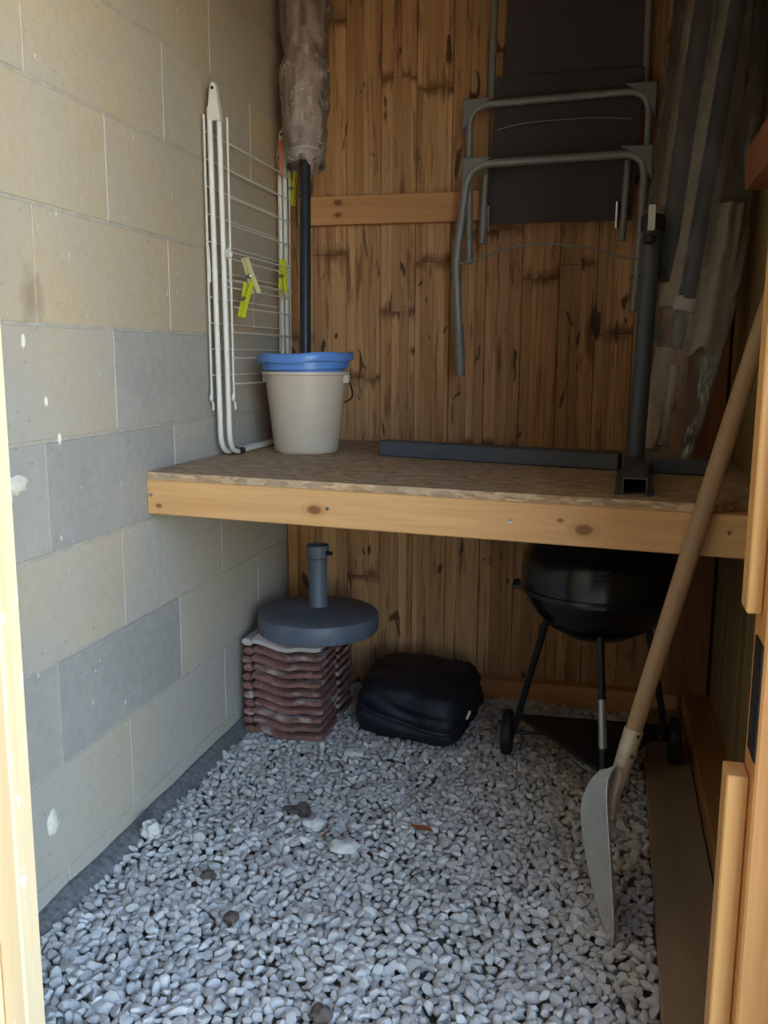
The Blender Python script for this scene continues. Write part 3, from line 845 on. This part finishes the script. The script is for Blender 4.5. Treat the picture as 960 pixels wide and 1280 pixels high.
# scalloped bottom of the canopy
for k, v in enumerate(rg[0]): v.co += -ax*0.03*max(0, math.sin(2*PI*k/40*3))
obj('canopy', bm, M['pink_fabric'], pl, smooth=True)
bm, rg = furl(at(0.497), ax, 0.73, 44, lambda t: 0.048+0.018*min(1, t*5)+0.004*math.sin(t*22+1), 0.16, 11.0, 90)
obj('plastic_sleeve', bm, M['film_pink'], pl, smooth=True)
bm = new(); tube(bm, [at(0.52)-ax*0.002, at(0.52)+ax*0.004], 0.052, 24, cap=False); obj('tie_band', bm, M['tag_white'], pl, smooth=True)

# ================================================================== FOLDED CHAIR ON THE BACK WALL
ch = thing('folding_chair', 'folded grey tube armchair with dark brown fabric hanging upside down on the lath wall', 'chair', (0.80, -0.09, 0.985))
def loop(y, xl, zl, xr, zr, lend, rend, name, r=0.0105):
    pts = round_path([lend, (xl, y, zl), (xr, y, zr), rend], 0.06, 8)
    bm = new(); tube(bm, pts, r, 10); return obj(name, bm, M['grey_metal'], ch, smooth=True)
l1 = loop(-0.075, 0.566, 1.722, 1.046, 1.735, (0.574, -0.072, 1.30), (1.046, -0.072, 1.30), 'leg_loop')
pts = round_path([(0.567, -0.150, 1.005), (0.560, -0.150, 1.12), (0.548, -0.145, 1.30), (0.577, -0.132, 1.556), (1.043, -0.132, 1.566), (1.036, -0.140, 1.30), (1.030, -0.15, 1.16)], 0.06, 8)
bm = new(); tube(bm, pts, 0.0115, 10); l2 = obj('arm_loop', bm, M['grey_metal'], ch, smooth=True)
bm = new(); tube(bm, smooth_path([(0.5605, -0.150, 1.115), (0.564, -0.150, 1.06), (0.567, -0.150, 1.0), (0.567, -0.150, 0.987)], 4), 0.014, 12); obj('grip', bm, M['grey_plastic'], ch, smooth=True)
def gusset(x, y, z, sx):
    bm = new(); prism(bm, [(x, z), (x-sx*0.082, z), (x-sx*0.055, z-0.016), (x-sx*0.022, z-0.036), (x-sx*0.008, z-0.075), (x, z-0.085)], 1, y-0.011, y+0.011)
    bmesh.ops.bevel(bm, geom=bm.edges[:], offset=0.002, segments=1, affect='EDGES')
    return obj('corner_foot', bm, M['grey_plastic'], ch)
gusset(0.550, -0.075, 1.738, -1); gusset(1.063, -0.075, 1.753, 1)
gusset(0.560, -0.132, 1.573, -1); gusset(1.060, -0.132, 1.584, 1)
# fabric panels
def panel(x0a, x1a, z0, x0b, x1b, z1, y0, y1, bulge, name):
    bm = new()
    def f(u, v):
        z = z0+(z1-z0)*v; xa = x0a+(x0b-x0a)*v; xb_ = x1a+(x1b-x1a)*v
        return (xa+(xb_-xa)*u, y0+(y1-y0)*v-bulge*math.sin(PI*u)*math.sin(PI*v)+0.003*mnoise.noise(Vector((u*3, v*4, 2))), z)
    grid_surface(bm, f, 14, 20); return solidify(bm, 0.004)
obj('seat_fabric', panel(0.618, 1.015, 1.408, 0.636, 1.030, 1.80, -0.060, -0.050, 0.012, 's'), M['fabric_dark'], ch, smooth=True)
obj('back_fabric', panel(0.655, 1.035, 1.70, 0.665, 1.045, 2.42, -0.040, -0.030, 0.006, 'b'), M['fabric_dark'], ch, smooth=True)
bm = new(); tube(bm, smooth_path([(0.645, -0.076, 1.655), (0.72, -0.078, 1.668), (0.82, -0.078, 1.672), (0.92, -0.078, 1.672), (1.005, -0.076, 1.664)], 4), 0.0022, 6); obj('seam_cord', bm, M['wire'], ch, smooth=True)
for xx in (0.632, 1.030):
    bm = new(); tube(bm, [(xx, -0.03, 2.44), (xx+(-0.012 if xx < 0.8 else 0.004), -0.035, 1.72)], 0.010, 10); obj('back_tube', bm, M['grey_metal'], ch, smooth=True)
for xx in (0.609, 0.992):
    bm = new(); tube(bm, [(xx, -0.075, 1.352), (xx+0.006, -0.072, 1.56)], 0.0095, 10); t_ = obj('seat_tube', bm, M['grey_metal'], ch, smooth=True)
    s = 1 if xx < 0.8 else -1
    bm = new(); tube(bm, [(xx+s*0.016, -0.072, 1.385), (xx+s*0.016, -0.072, 1.455)], 0.0065, 8); obj('bracket', bm, M['chrome'], t_, smooth=True)
bm = new(); tube(bm, smooth_path([(0.556, -0.152, 1.291), (0.60, -0.152, 1.302), (0.70, -0.152, 1.332), (0.80, -0.152, 1.338), (0.90, -0.152, 1.328), (1.00, -0.152, 1.300), (1.036, -0.152, 1.296)], 5), 0.0028, 6); obj('stay_wire', bm, M['wire'], ch, smooth=True)
for xx, zz in ((0.550, 1.25), (1.034, 1.25)):
    bm = new(); tube(bm, [(xx-0.016, -0.148, zz), (xx+0.016, -0.148, zz)], 0.0055, 8); obj('rivet', bm, M['chrome'], ch, smooth=True)
hk = thing('wall_hook', 'steel hook screwed into the lath wall holding up the folded chair', 'hook', (0.85, -0.02, 2.45))
bm = new(); tube(bm, smooth_path([(0.85, 0.012, 2.455), (0.85, -0.03, 2.455), (0.85, -0.055, 2.46), (0.85, -0.06, 2.48)], 4), 0.004, 8); obj('hook_rod', bm, M['iron'], hk, smooth=True)
bm = new(); tube(bm, [(0.622, -0.03, 2.462), (1.035, -0.03, 2.462)], 0.010, 10); obj('back_tube', bm, M['grey_metal'], ch, smooth=True)

# ================================================================== PARASOL CROSS STAND ON THE SHELF
ST = Vector((1.045, -0.520, sz(1.0)))
st = thing('parasol_stand', 'dark grey steel cross base with upright tube lying on the shelf', 'parasol stand', ST)
def channel(p, q, name, w=0.021, h=0.034, fl=0.038):
    """hat-section steel channel from p to q lying on the shelf."""
    p, q = Vector(p), Vector(q); d = (q-p).normalized(); s = d.cross(Vector((0, 0, 1))).normalized(); t = 0.0025
    prof = [(-fl, 0), (-w, 0), (-w, h-t), (w, h-t), (w, 0), (fl, 0), (fl, t), (w+t, t), (w+t, h), (-w-t, h), (-w-t, t), (-fl, t)]
    bm = new(); A = []; B = []
    for u, z in prof:
        A.append(bm.verts.new(p+s*u+Vector((0, 0, z)))); B.append(bm.verts.new(q+s*u+Vector((0, 0, z))))
    n = len(prof)
    for i in range(n): bm.faces.new((A[i], A[(i+1) % n], B[(i+1) % n], B[i]))
    for S, rev in ((A, False), (B, True)):
        for quad in ((0, 1, 10, 11), (1, 2, 9, 10), (2, 3, 8, 9), (3, 4, 7, 8), (4, 5, 6, 7)):
            bm.faces.new([S[i] for i in quad])
    return obj(name, bm, M['stand_metal'], st)
zs = lambda x: sz(x)+0.0008
channel((1.036, -0.905, zs(1.036)), (1.045, -0.475, zs(1.045)), 'cross_arm')
# box-section long arm
bm = new(); pA = Vector((0.405, -0.395, 0)); pB = Vector((1.012, -0.486, 0)); d = (pB-pA).normalized(); s = Vector((d.y, -d.x, 0))
hexa(bm, [(*(pA+s*0.028).xy, zs(0.4)), (*(pB+s*0.028).xy, zs(1.0)), (*(pB-s*0.028).xy, zs(1.0)), (*(pA-s*0.028).xy, zs(0.4)),
          (*(pA+s*0.028).xy, zs(0.4)+0.040), (*(pB+s*0.028).xy, zs(1.0)+0.040), (*(pB-s*0.028).xy, zs(1.0)+0.040), (*(pA-s*0.028).xy, zs(0.4)+0.040)], 0.003)
la = obj('long_arm', bm, M['stand_metal'], st)
bm = new(); box(bm, 0.399, 0.4055, -0.41, -0.375, zs(0.4)+0.002, zs(0.4)+0.014, 0.001); obj('end_cap', bm, M['black_plastic'], la)
bm = new(); box(bm, 1.082, 1.215, -0.535, -0.495, zs(1.15), zs(1.15)+0.035, 0.003); obj('short_arm', bm, M['stand_metal'], st)
bm = new(); tube(bm, [(1.045, -0.515, zs(1.0)+0.034), (1.060, -0.47, 1.36)], 0.0200, 20); obj('upright_tube', bm, M['stand_metal'], st, smooth=True)
bm = new(); lathe(bm, [(0.0275, 0), (0.0275, 0.03), (0.0245, 0.034)], (1.0585, -0.475, 1.325), 20); obj('collar', bm, M['black_plastic'], st, smooth=True)
bm = new(); box(bm, 1.046, 1.062, -0.5065, -0.500, 1.322, 1.378, 0.001); obj('white_label', bm, M['tag_white'], st)
bm = new(); lathe(bm, [(0.010, 0), (0.014, 0.004), (0.014, 0.018), (0.009, 0.022)], (1.052, -0.515, 1.290), 14); obj('knob', bm, M['black_plastic'], st, smooth=True)

# ================================================================== RIGHT PARASOL in plastic bag
Q0 = Vector((1.078, -0.385, sz(1.08)+0.006)); Q1 = Vector((1.205, -0.235, 2.10))
pr = thing('parasol', 'furled cream parasol with dark poles in a clear plastic bag leaning beside the right wall', 'parasol', Q0)
def qt(t, dx=0.0, dy=0.0): return Q0+(Q1-Q0)*t+Vector((dx, dy, 0))
bm = new(); tube(bm, [(1.082, -0.435, 1.22), (1.100, -0.41, 1.32), (1.150, -0.375, 1.86), (1.185, -0.345, 2.25)], 0.022, 16); obj('pole', bm, M['pole_metal'], pr, smooth=True)
bm = new(); tube(bm, [(1.146, -0.400, 1.175), (1.185, -0.375, 1.50), (1.226, -0.345, 1.86), (1.262, -0.315, 2.22)], 0.020, 16); obj('arm_pole', bm, M['pole_metal'], pr, smooth=True)
bm = new(); tube(bm, [(1.139, -0.40, 1.147), (1.146, -0.395, 1.178)], 0.024, 16); obj('pole_cap', bm, M['white_plastic'], pr, smooth=True)
bm = new(); tube(bm, [(1.128, -0.40, 1.06), (1.134, -0.40, 1.10), (1.139, -0.40, 1.149)], 0.017, 14, radii=[0.012, 0.017, 0.018]); obj('pole_tip', bm, M['grey_plastic'], pr, smooth=True)
# furled canopy between and behind the poles
dirc = Vector((0.135, 0.09, 1.0))
bm, rg = furl(Vector((1.125, -0.285, 1.16)), dirc, 1.05, 44, lambda t: 0.040+0.022*min(1, t*4), 0.12, 21.0, 50)
for v in bm.verts:
    if v.co.x > 1.262: v.co.x = 1.262+(v.co.x-1.262)*0.35
bm.faces.new(rg[0][::-1]); bm.faces.new(rg[-1]); obj('canopy', bm, M['cream_fabric'], pr, smooth=True)
bm, rg = furl(Vector((1.104, -0.300, 1.40)), Vector((0.10, 0.07, 1.0)), 0.78, 30, lambda t: 0.030+0.006*t, 0.12, 2.0, 36)
bm.faces.new(rg[0][::-1]); bm.faces.new(rg[-1]); obj('canopy_fold', bm, M['cream_fabric'], pr, smooth=True)
# valance hanging to the right
bm = new()
def val(u, v):
    z = 1.055+0.35*v; x = 1.150+0.095*u*(1-0.25*v)+0.05*v; yy = -0.315+0.012*math.sin(u*9)+0.008*mnoise.noise(Vector((u*4, v*5, 1)))
    return (x, yy, z - 0.012*math.sin(u*10)*(1-v))
grid_surface(bm, val, 22, 16); solidify(bm, 0.002); obj('valance', bm, M['cream_fabric'], pr, smooth=True)
# lower lobes of the canopy at the foot
for (a, b, c, ra_, rb_, sd) in (((1.076, -0.455, 0.822), (1.088, -0.42, 0.93), (1.105, -0.40, 1.06), 0.020, 0.024, 1), ((1.100, -0.43, 0.83), (1.108, -0.41, 0.90), (1.122, -0.40, 1.02), 0.018, 0.018, 2)):
    bm = new(); pth = smooth_path([a, b, c], 8); n_ = len(pth)
    tube(bm, pth, 0.02, 14, radii=[(ra_+(rb_-ra_)*i/n_)*(0.55+0.45*min(1, i/3.0)) for i in range(n_)])
    for v in bm.verts: v.co += Vector((0.004*mnoise.noise(v.co*40), 0.004*mnoise.noise(v.co*40+Vector((5, 0, 0))), 0))
    obj('canopy_lobe', bm, M['cream_fabric'], pr, smooth=True)
# plastic bag
bm, rg = furl(Vector((1.120, -0.385, sz(1.12)+0.004)), Vector((0.075, 0.06, 1.0)), 1.40, 48, lambda t: (0.066+0.052*min(1, t*3.0))*(0.75+0.25*min(1, t*12)), 0.09, 31.0, 70)
bm.faces.new(rg[0][::-1])
for v in bm.verts:
    v.co.x = min(v.co.x, 1.288); v.co.z = max(v.co.z, sz(v.co.x)-0.0004)
obj('plastic_bag', bm, M['film'], pr, smooth=True)

# ================================================================== KETTLE GRILL
GC = Vector((0.976, -0.555, 0))
gr = thing('kettle_grill', 'black kettle barbecue on three legs with two wheels under the shelf', 'barbecue', (GC.x, GC.y, 0.0))
RZ = 0.492
bm = new(); lathe(bm, [(0.0, -0.118), (0.035, -0.116), (0.075, -0.105), (0.115, -0.082), (0.150, -0.048), (0.168, -0.015), (0.172, 0.0), (0.181, 0.001), (0.181, 0.005), (0.170, 0.005), (0.148, -0.044), (0.1, -0.084), (0.0, -0.11)], (GC.x, GC.y, RZ), 56)
bowl = obj('bowl', bm, M['enamel'], gr, smooth=40)
bm = new(); lathe(bm, [(0.184, 0.0), (0.1865, 0.002), (0.1865, 0.010), (0.184, 0.013), (0.1845, 0.05), (0.178, 0.085), (0.158, 0.120), (0.125, 0.143), (0.085, 0.155), (0.035, 0.160), (0.0, 0.161), (0.0, 0.158), (0.083, 0.152), (0.122, 0.140), (0.154, 0.118), (0.174, 0.084), (0.1805, 0.05), (0.180, 0.002)], (GC.x, GC.y, RZ+0.004), 56)
lid = obj('lid', bm, M['enamel'], gr, smooth=40)
bm = new(); tube(bm, round_path([(GC.x-0.05, GC.y, RZ+0.158), (GC.x-0.05, GC.y, RZ+0.190), (GC.x+0.05, GC.y, RZ+0.190), (GC.x+0.05, GC.y, RZ+0.158)], 0.02), 0.008, 10); obj('lid_handle', bm, M['black_plastic'], lid, smooth=True)
for k in range(3):  # thin ridges put in for faint reflection lines on the lid
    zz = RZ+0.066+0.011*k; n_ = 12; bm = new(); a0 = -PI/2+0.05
    tube(bm, [(GC.x+(0.184-0.002*k)*math.cos(a0+da), GC.y+(0.184-0.002*k)*math.sin(a0+da), zz) for da in np.linspace(-0.10, 0.08, 8)], 0.0022, 6); obj('lid_reflection_line', bm, M['black_paint'], lid, smooth=True)
for a in (PI-0.1,):
    cx, cy = GC.x+0.192*math.cos(a), GC.y+0.192*math.sin(a)
    bm = new(); box(bm, cx-0.014, cx+0.012, cy-0.03, cy+0.03, RZ-0.006, RZ+0.006, 0.003); obj('side_handle', bm, M['black_plastic'], bowl)
WL = Vector((0.757, -0.425, 0.060)); WR = Vector((1.178, -0.425, 0.082))
legs = [((0.856, -0.50, RZ-0.085), (0.772, -0.428, 0.060)), ((1.094, -0.50, RZ-0.085), (1.160, -0.428, 0.080)), ((0.985, -0.665, RZ-0.075), (1.014, -0.80, 0.003))]
for i, (a, b) in enumerate(legs):
    a, b = Vector(a), Vector(b)
    bm = new(); tube(bm, [a+(a-b).normalized()*0.03, b], 0.0085, 12); lg = obj('leg', bm, M['black_paint'], gr, smooth=True)
    if i == 2:
        bm = new(); tube(bm, [a+(b-a)*0.33, a+(b-a)*0.575], 0.0098, 12, radii=[0.0092, 0.0096]); obj('bare_metal_sleeve', bm, M['galv'], lg, smooth=True, label='bare bright metal section of the leg')
for W in (WL, WR):
    bm = new(); lathe(bm, [(0.020, -0.014), (0.050, -0.014), (0.058, -0.010), (0.060, 0.0), (0.058, 0.010), (0.050, 0.014), (0.020, 0.014)], (0, 0, 0), 32, closed=True)
    bmesh.ops.rotate(bm, verts=bm.verts[:], matrix=Matrix.Rotation(PI/2, 3, 'Y')); bmesh.ops.translate(bm, verts=bm.verts[:], vec=W)
    wh = obj('wheel', bm, M['rubber'], gr, smooth=40)
    bm = new(); lathe(bm, [(0.0, -0.011), (0.0215, -0.011), (0.0215, 0.011), (0.0, 0.011)], (0, 0, 0), 20)
    bmesh.ops.rotate(bm, verts=bm.verts[:], matrix=Matrix.Rotation(PI/2, 3, 'Y')); bmesh.ops.translate(bm, verts=bm.verts[:], vec=W)
    obj('hub', bm, M['black_plastic'], wh, smooth=40)
bm = new(); tube(bm, [WL, WR], 0.0045, 8); obj('axle', bm, M['black_paint'], gr, smooth=True)
bm = new()
tri = [(0.782, -0.440, 0.108), (1.166, -0.440, 0.118), (1.005, -0.745, 0.112)]
A = [bm.verts.new(Vector(p)) for p in tri]; B = [bm.verts.new(Vector(p)+Vector((0, 0, 0.012))) for p in tri]
bm.faces.new(A); bm.faces.new(B[::-1]); [bm.faces.new((A[i], B[i], B[(i+1) % 3], A[(i+1) % 3])) for i in range(3)]
bmesh.ops.bevel(bm, geom=bm.edges[:], offset=0.003, segments=1, affect='EDGES')
obj('bottom_shelf', bm, M['black_paint'], gr)

# ================================================================== ROOF TILES
TX0, TX1, TY0, TY1 = 0.066, 0.262, -0.490, -0.195
def tile_prof(u):
    """height of the top face across the tile, u from 0 (left) to 1 (right lip)."""
    if u < 0.72: return 0.017*(math.cos(PI*u/0.36*0.5)*0.5+0.5)*1.0 if u < 0.36 else 0.017*(0.5-0.5*math.cos(PI*(u-0.36)/0.36*0.55))
    return 0.0098+0.004*(u-0.72)/0.28
def tile_bm():
    bm = new(); NU, NVv = 18, 6; th = 0.0135
    def z(u): 
        if u < 0.5: return 0.019*(0.5+0.5*math.cos(PI*u/0.5)) if u < 0.5 else 0
        if u < 0.74: return 0.007*(0.5-0.5*math.cos(PI*(u-0.5)/0.24))
        if u < 0.9: return 0.007-0.001*(u-0.74)/0.16
        return 0.006+0.005*(u-0.9)/0.1
    # footprint with a notch half-way along the right side
    rowsY = [TY0, TY0+0.004, -0.352, -0.345, -0.330, -0.323, TY1]
    def xr(y): return TX1-0.007 if -0.346 < y < -0.329 else TX1
    top, bot = [], []
    for y in rowsY:
        top.append([bm.verts.new((TX0+(xr(y)-TX0)*i/NU, y, z(i/NU)+th-(0.003 if y == TY0 else 0))) for i in range(NU+1)])
        bot.append([bm.verts.new((TX0+(xr(y)-TX0)*i/NU, y, z(i/NU))) for i in range(NU+1)])
    R_ = len(rowsY)
    for r in range(R_-1):
        for i in range(NU):
            bm.faces.new((top[r][i], top[r][i+1], top[r+1][i+1], top[r+1][i])); bm.faces.new((bot[r][i], bot[r+1][i], bot[r+1][i+1], bot[r][i+1]))
        bm.faces.new((top[r][0], top[r+1][0], bot[r+1][0], bot[r][0])); bm.faces.new((top[r][NU], bot[r][NU], bot[r+1][NU], top[r+1][NU]))
    for i in range(NU):
        bm.faces.new((top[0][i], bot[0][i], bot[0][i+1], top[0][i+1])); bm.faces.new((top[-1][i], top[-1][i+1], bot[-1][i+1], bot[-1][i]))
    return bm
def rib_bm():
    bm = new()
    prof = [(TX0-0.031, 0.008), (TX0-0.037, 0.016), (TX0-0.034, 0.023), (TX0-0.022, 0.027), (TX0-0.012, 0.025), (TX0-0.007, 0.020), (TX0-0.006, 0.014), (TX0-0.008, 0.008), (TX0-0.018, 0.006)]
    prism(bm, prof, 1, TY0+0.012, TY1+0.02)
    web = box(new(), TX0-0.012, TX0+0.001, TY0+0.05, TY1, 0.010, 0.020); wm = bpy.data.meshes.new('web'); web.to_mesh(wm); web.free(); bm.from_mesh(wm); bpy.data.meshes.remove(wm)
    bmesh.ops.bevel(bm, geom=[e for e in bm.edges if abs(e.verts[0].co.y-e.verts[1].co.y) < 1e-6], offset=0.0022, segments=1, affect='EDGES')
    return bm
TP = 0.0252
tile_me = None
NT_ = 11
for k in range(NT_):
    z0 = -0.004+TP*k
    nm = 'dusty topmost red clay roof tile of the stack, under the parasol base' if k == NT_-1 else \
         'lowest red clay roof tile of the stack, bedded in the gravel' if k == 0 else 'red clay roof tile within the stack that carries the parasol base'
    t = thing('roof_tile', nm, 'roof tile', ((TX0+TX1)/2, (TY0+TY1)/2, z0), 'stacked clay roof tiles')
    jx, jy = rnd.uniform(-0.003, 0.003), rnd.uniform(-0.004, 0.004)
    if k == 0:
        bm = tile_bm(); bmesh.ops.translate(bm, verts=bm.verts[:], vec=(0, 0, z0)); b_ = obj('tile_body', bm, M['tile'], t, smooth=40); me1 = b_.data
        bm = rib_bm(); bmesh.ops.translate(bm, verts=bm.verts[:], vec=(0, 0, z0)); r_ = obj('interlock_rib', bm, M['tile'], t, smooth=40); me2 = r_.data
    else:
        for nme, me_ in (('tile_body', me1), ('interlock_rib', me2)):
            if k == NT_-1:
                me_ = me_.copy(); me_.materials.clear(); me_.materials.append(M['tile_dusty'])
            o = bpy.data.objects.new(nme, me_); COL.objects.link(o); o.parent = t
    t.location.x += jx; t.location.y += jy
tile_top = -0.004+TP*(NT_-1)+0.0315

# ================================================================== PARASOL BASE
DC = (0.212, -0.362); DZ = tile_top-0.001
ub = thing('parasol_base', 'round anthracite plastic parasol base with a short tube standing on the roof tiles', 'parasol base', (DC[0], DC[1], DZ))
bm = new(); lathe(bm, [(0.0, 0.0), (0.158, 0.0), (0.166, 0.004), (0.169, 0.012), (0.169, 0.046), (0.166, 0.053), (0.158, 0.057), (0.10, 0.064), (0.045, 0.069), (0.034, 0.071), (0.0, 0.071)], (DC[0], DC[1], DZ), 64)
obj('weight_disc', bm, M['base_plastic'], ub, smooth=30)
bm = new(); lathe(bm, [(0.0285, 0.0), (0.0262, 0.008), (0.0255, 0.140), (0.0315, 0.144), (0.0315, 0.176), (0.0295, 0.179), (0.021, 0.179), (0.021, 0.0)], (DC[0], DC[1], DZ+0.066), 32, closed=True)
tb = obj('tube', bm, M['base_plastic'], ub, smooth=30)
bm = new(); tube(bm, [(DC[0]+0.029, DC[1]-0.01, DZ+0.225), (DC[0]+0.044, DC[1]-0.016, DZ+0.225)], 0.006, 10); obj('clamp_screw', bm, M['black_plastic'], tb, smooth=True)

# ================================================================== BLACK BAG
bgt = thing('folded_cover', 'black nylon cover folded into a bundle lying on the gravel beside the tiles', 'bag', (0.48, -0.26, 0.0))
bm = new(); bmesh.ops.create_cube(bm, size=2.0)
bmesh.ops.subdivide_edges(bm, edges=bm.edges[:], cuts=24, use_grid_fill=True)
C00, C10, C11, C01 = Vector((0.318, -0.395, 0)), Vector((0.628, -0.468, 0)), Vector((0.655, -0.085, 0)), Vector((0.325, -0.10, 0))
def bagdef(p, seed):
    x, y, z = p
    # superellipsoid rounding
    e = 6.0; m = (abs(x)**e+abs(y)**e+abs(z)**e)**(1/e); s = 1/m if m > 0 else 1
    s = max(abs(x), abs(y), abs(z))*s; x, y, z = x*s, y*s, z*s
    u, v, w = (x+1)/2, (y+1)/2, (z+1)/2
    q = C00*(1-u)*(1-v)+C10*u*(1-v)+C11*u*v+C01*(1-u)*v
    H = 0.132+0.018*math.sin(u*2.4+0.4)+0.02*v-0.012*u
    shr = 1-0.07*w*w
    cen = (C00+C10+C11+C01)/4
    q = cen+(q-cen)*shr
    q.z = w*H - 0.004
    fold = 0.003*math.sin(w*15+3*u+2.5*mnoise.noise(Vector((u*3, v*3, seed))))*(1 if w < 0.95 else 0.4)
    out = (q-cen); out.z = 0
    if out.length > 0: out.normalize()
    q += out*fold
    d = 0.012*mnoise.noise(Vector((q.x*9, q.y*9, q.z*14+seed)))+0.008*mnoise.noise(Vector((q.x*16+q.z*20, q.y*16, q.z*34)))+0.003*mnoise.noise(Vector((q.x*50, q.y*50, q.z*60)))
    q += out*d; q.z += d*0.9*w
    if q.z < 0: q.z = -0.004
    return q
for v in bm.verts: v.co = bagdef(v.co.copy(), 4.0)
obj('bundle', bm, M['bag'], bgt, smooth=70)
# flap folded over the front, with its thick hem
def flap(u, v):
    x = -1+2*(0.02+0.96*u); zz = -1+2*(0.10+0.30*v+0.26*(1-u)**2)
    q = bagdef(Vector((x, -1.0, min(0.93, zz))), 4.0); return q+Vector((-0.002, -0.012-0.006*math.sin(v*PI), 0))
bm = new(); grid_surface(bm, flap, 26, 8); solidify(bm, 0.010); obj('flap', bm, M['bag'], bgt, smooth=60)
hem = [flap(u, 1.0)+Vector((0, -0.004, 0.002)) for u in np.linspace(0, 1, 24)]
bm = new(); tube(bm, hem, 0.007, 8); obj('hem', bm, M['bag'], bgt, smooth=True)
bm = new(); tube(bm, [(0.64, -0.375, 0.062), (0.648, -0.37, 0.085)], 0.004, 6); obj('cord_end', bm, M['tag_white'], bgt, smooth=True)

# ================================================================== SHOVEL
def pix(u, v, y):
    d = cr*((u-480)/F_PX)+cd*((v-640)/F_PX)+cf; return CAM+d*((y-CAM.y)/d.y)
S_tip = Vector((1.028, -1.175, 0.0))
H_lo = Vector((1.0505, -1.062, 0.350)); H_mid = Vector((1.146, -0.995, 0.730))
hd = (pix(960, 384, -0.9155)-H_lo).normalized(); H_top = H_lo+hd*((1.2815-H_lo.x)/hd.x)
sv = thing('shovel', 'shovel with a long worn wooden handle leaning on the shelf, blade in the gravel', 'shovel', S_tip)
bm = new(); tube(bm, [H_lo-hd*0.045+(H_top-H_lo+hd*0.045)*i/12 for i in range(13)], 0.0165, 16, radii=[0.0150+0.0022*math.sin(PI*i/12) for i in range(13)])
obj('handle', bm, M['handle'], sv, smooth=True)
neck = Vector((1.012, -1.095, 0.262))
sock = smooth_path([H_lo+hd*0.012, H_lo-hd*0.03, H_lo-hd*0.062, neck+Vector((0.016, 0.005, 0.012)), neck+Vector((0.010, -0.004, -0.022)), neck+Vector((0.008, -0.010, -0.060))], 5)
n_ = len(sock)
bm = new(); tube(bm, sock, 0.018, 16, radii=[0.0182-0.0002*i if i < n_*0.5 else 0.0178*(1-0.62*(i/n_-0.5)*2) for i in range(n_)])
sk = obj('socket', bm, M['socket'], sv, smooth=True)
for dl in (0.004, -0.034):
    p = H_lo+hd*dl; bm = new(); bmesh.ops.create_icosphere(bm, subdivisions=1, radius=0.0035); bmesh.ops.translate(bm, verts=bm.verts[:], vec=p+Vector((0.009, -0.0155, 0))); obj('rivet', bm, M['iron'], sk, smooth=True)
# blade: curved sheet, seen almost edge-on
near_e = smooth_path([pix(772, 955, -1.110), pix(760, 975, -1.165), pix(759, 1010, -1.185), pix(762, 1060, -1.200), pix(765, 1110, -1.205), pix(767, 1150, -1.205), pix(767, 1176, -1.195), pix(765, 1186, -1.183)], 4)
far_e = smooth_path([pix(750, 962, -1.065), pix(737, 978, -1.025), pix(727, 1008, -1.010), pix(730, 1050, -1.020), pix(739, 1100, -1.050), pix(750, 1142, -1.095), pix(758, 1166, -1.140), pix(764, 1185, -1.178)], 4)
nb = len(near_e); bm = new(); NW = 10; G = []
for i, (a_, b_) in enumerate(zip(near_e, far_e)):
    row = []
    w_ = (a_-b_).length
    for k in range(NW+1):
        t = k/NW; p = a_.lerp(b_, t); p = p+Vector((0.10*w_*4*t*(1-t), 0, 0)); row.append(bm.verts.new(p))
    G.append(row)
for i in range(nb-1):
    for k in range(NW): bm.faces.new((G[i][k], G[i+1][k], G[i+1][k+1], G[i][k+1]))
solidify(bm, 0.0018)
obj('blade', bm, M['blade'], sv, smooth=60)
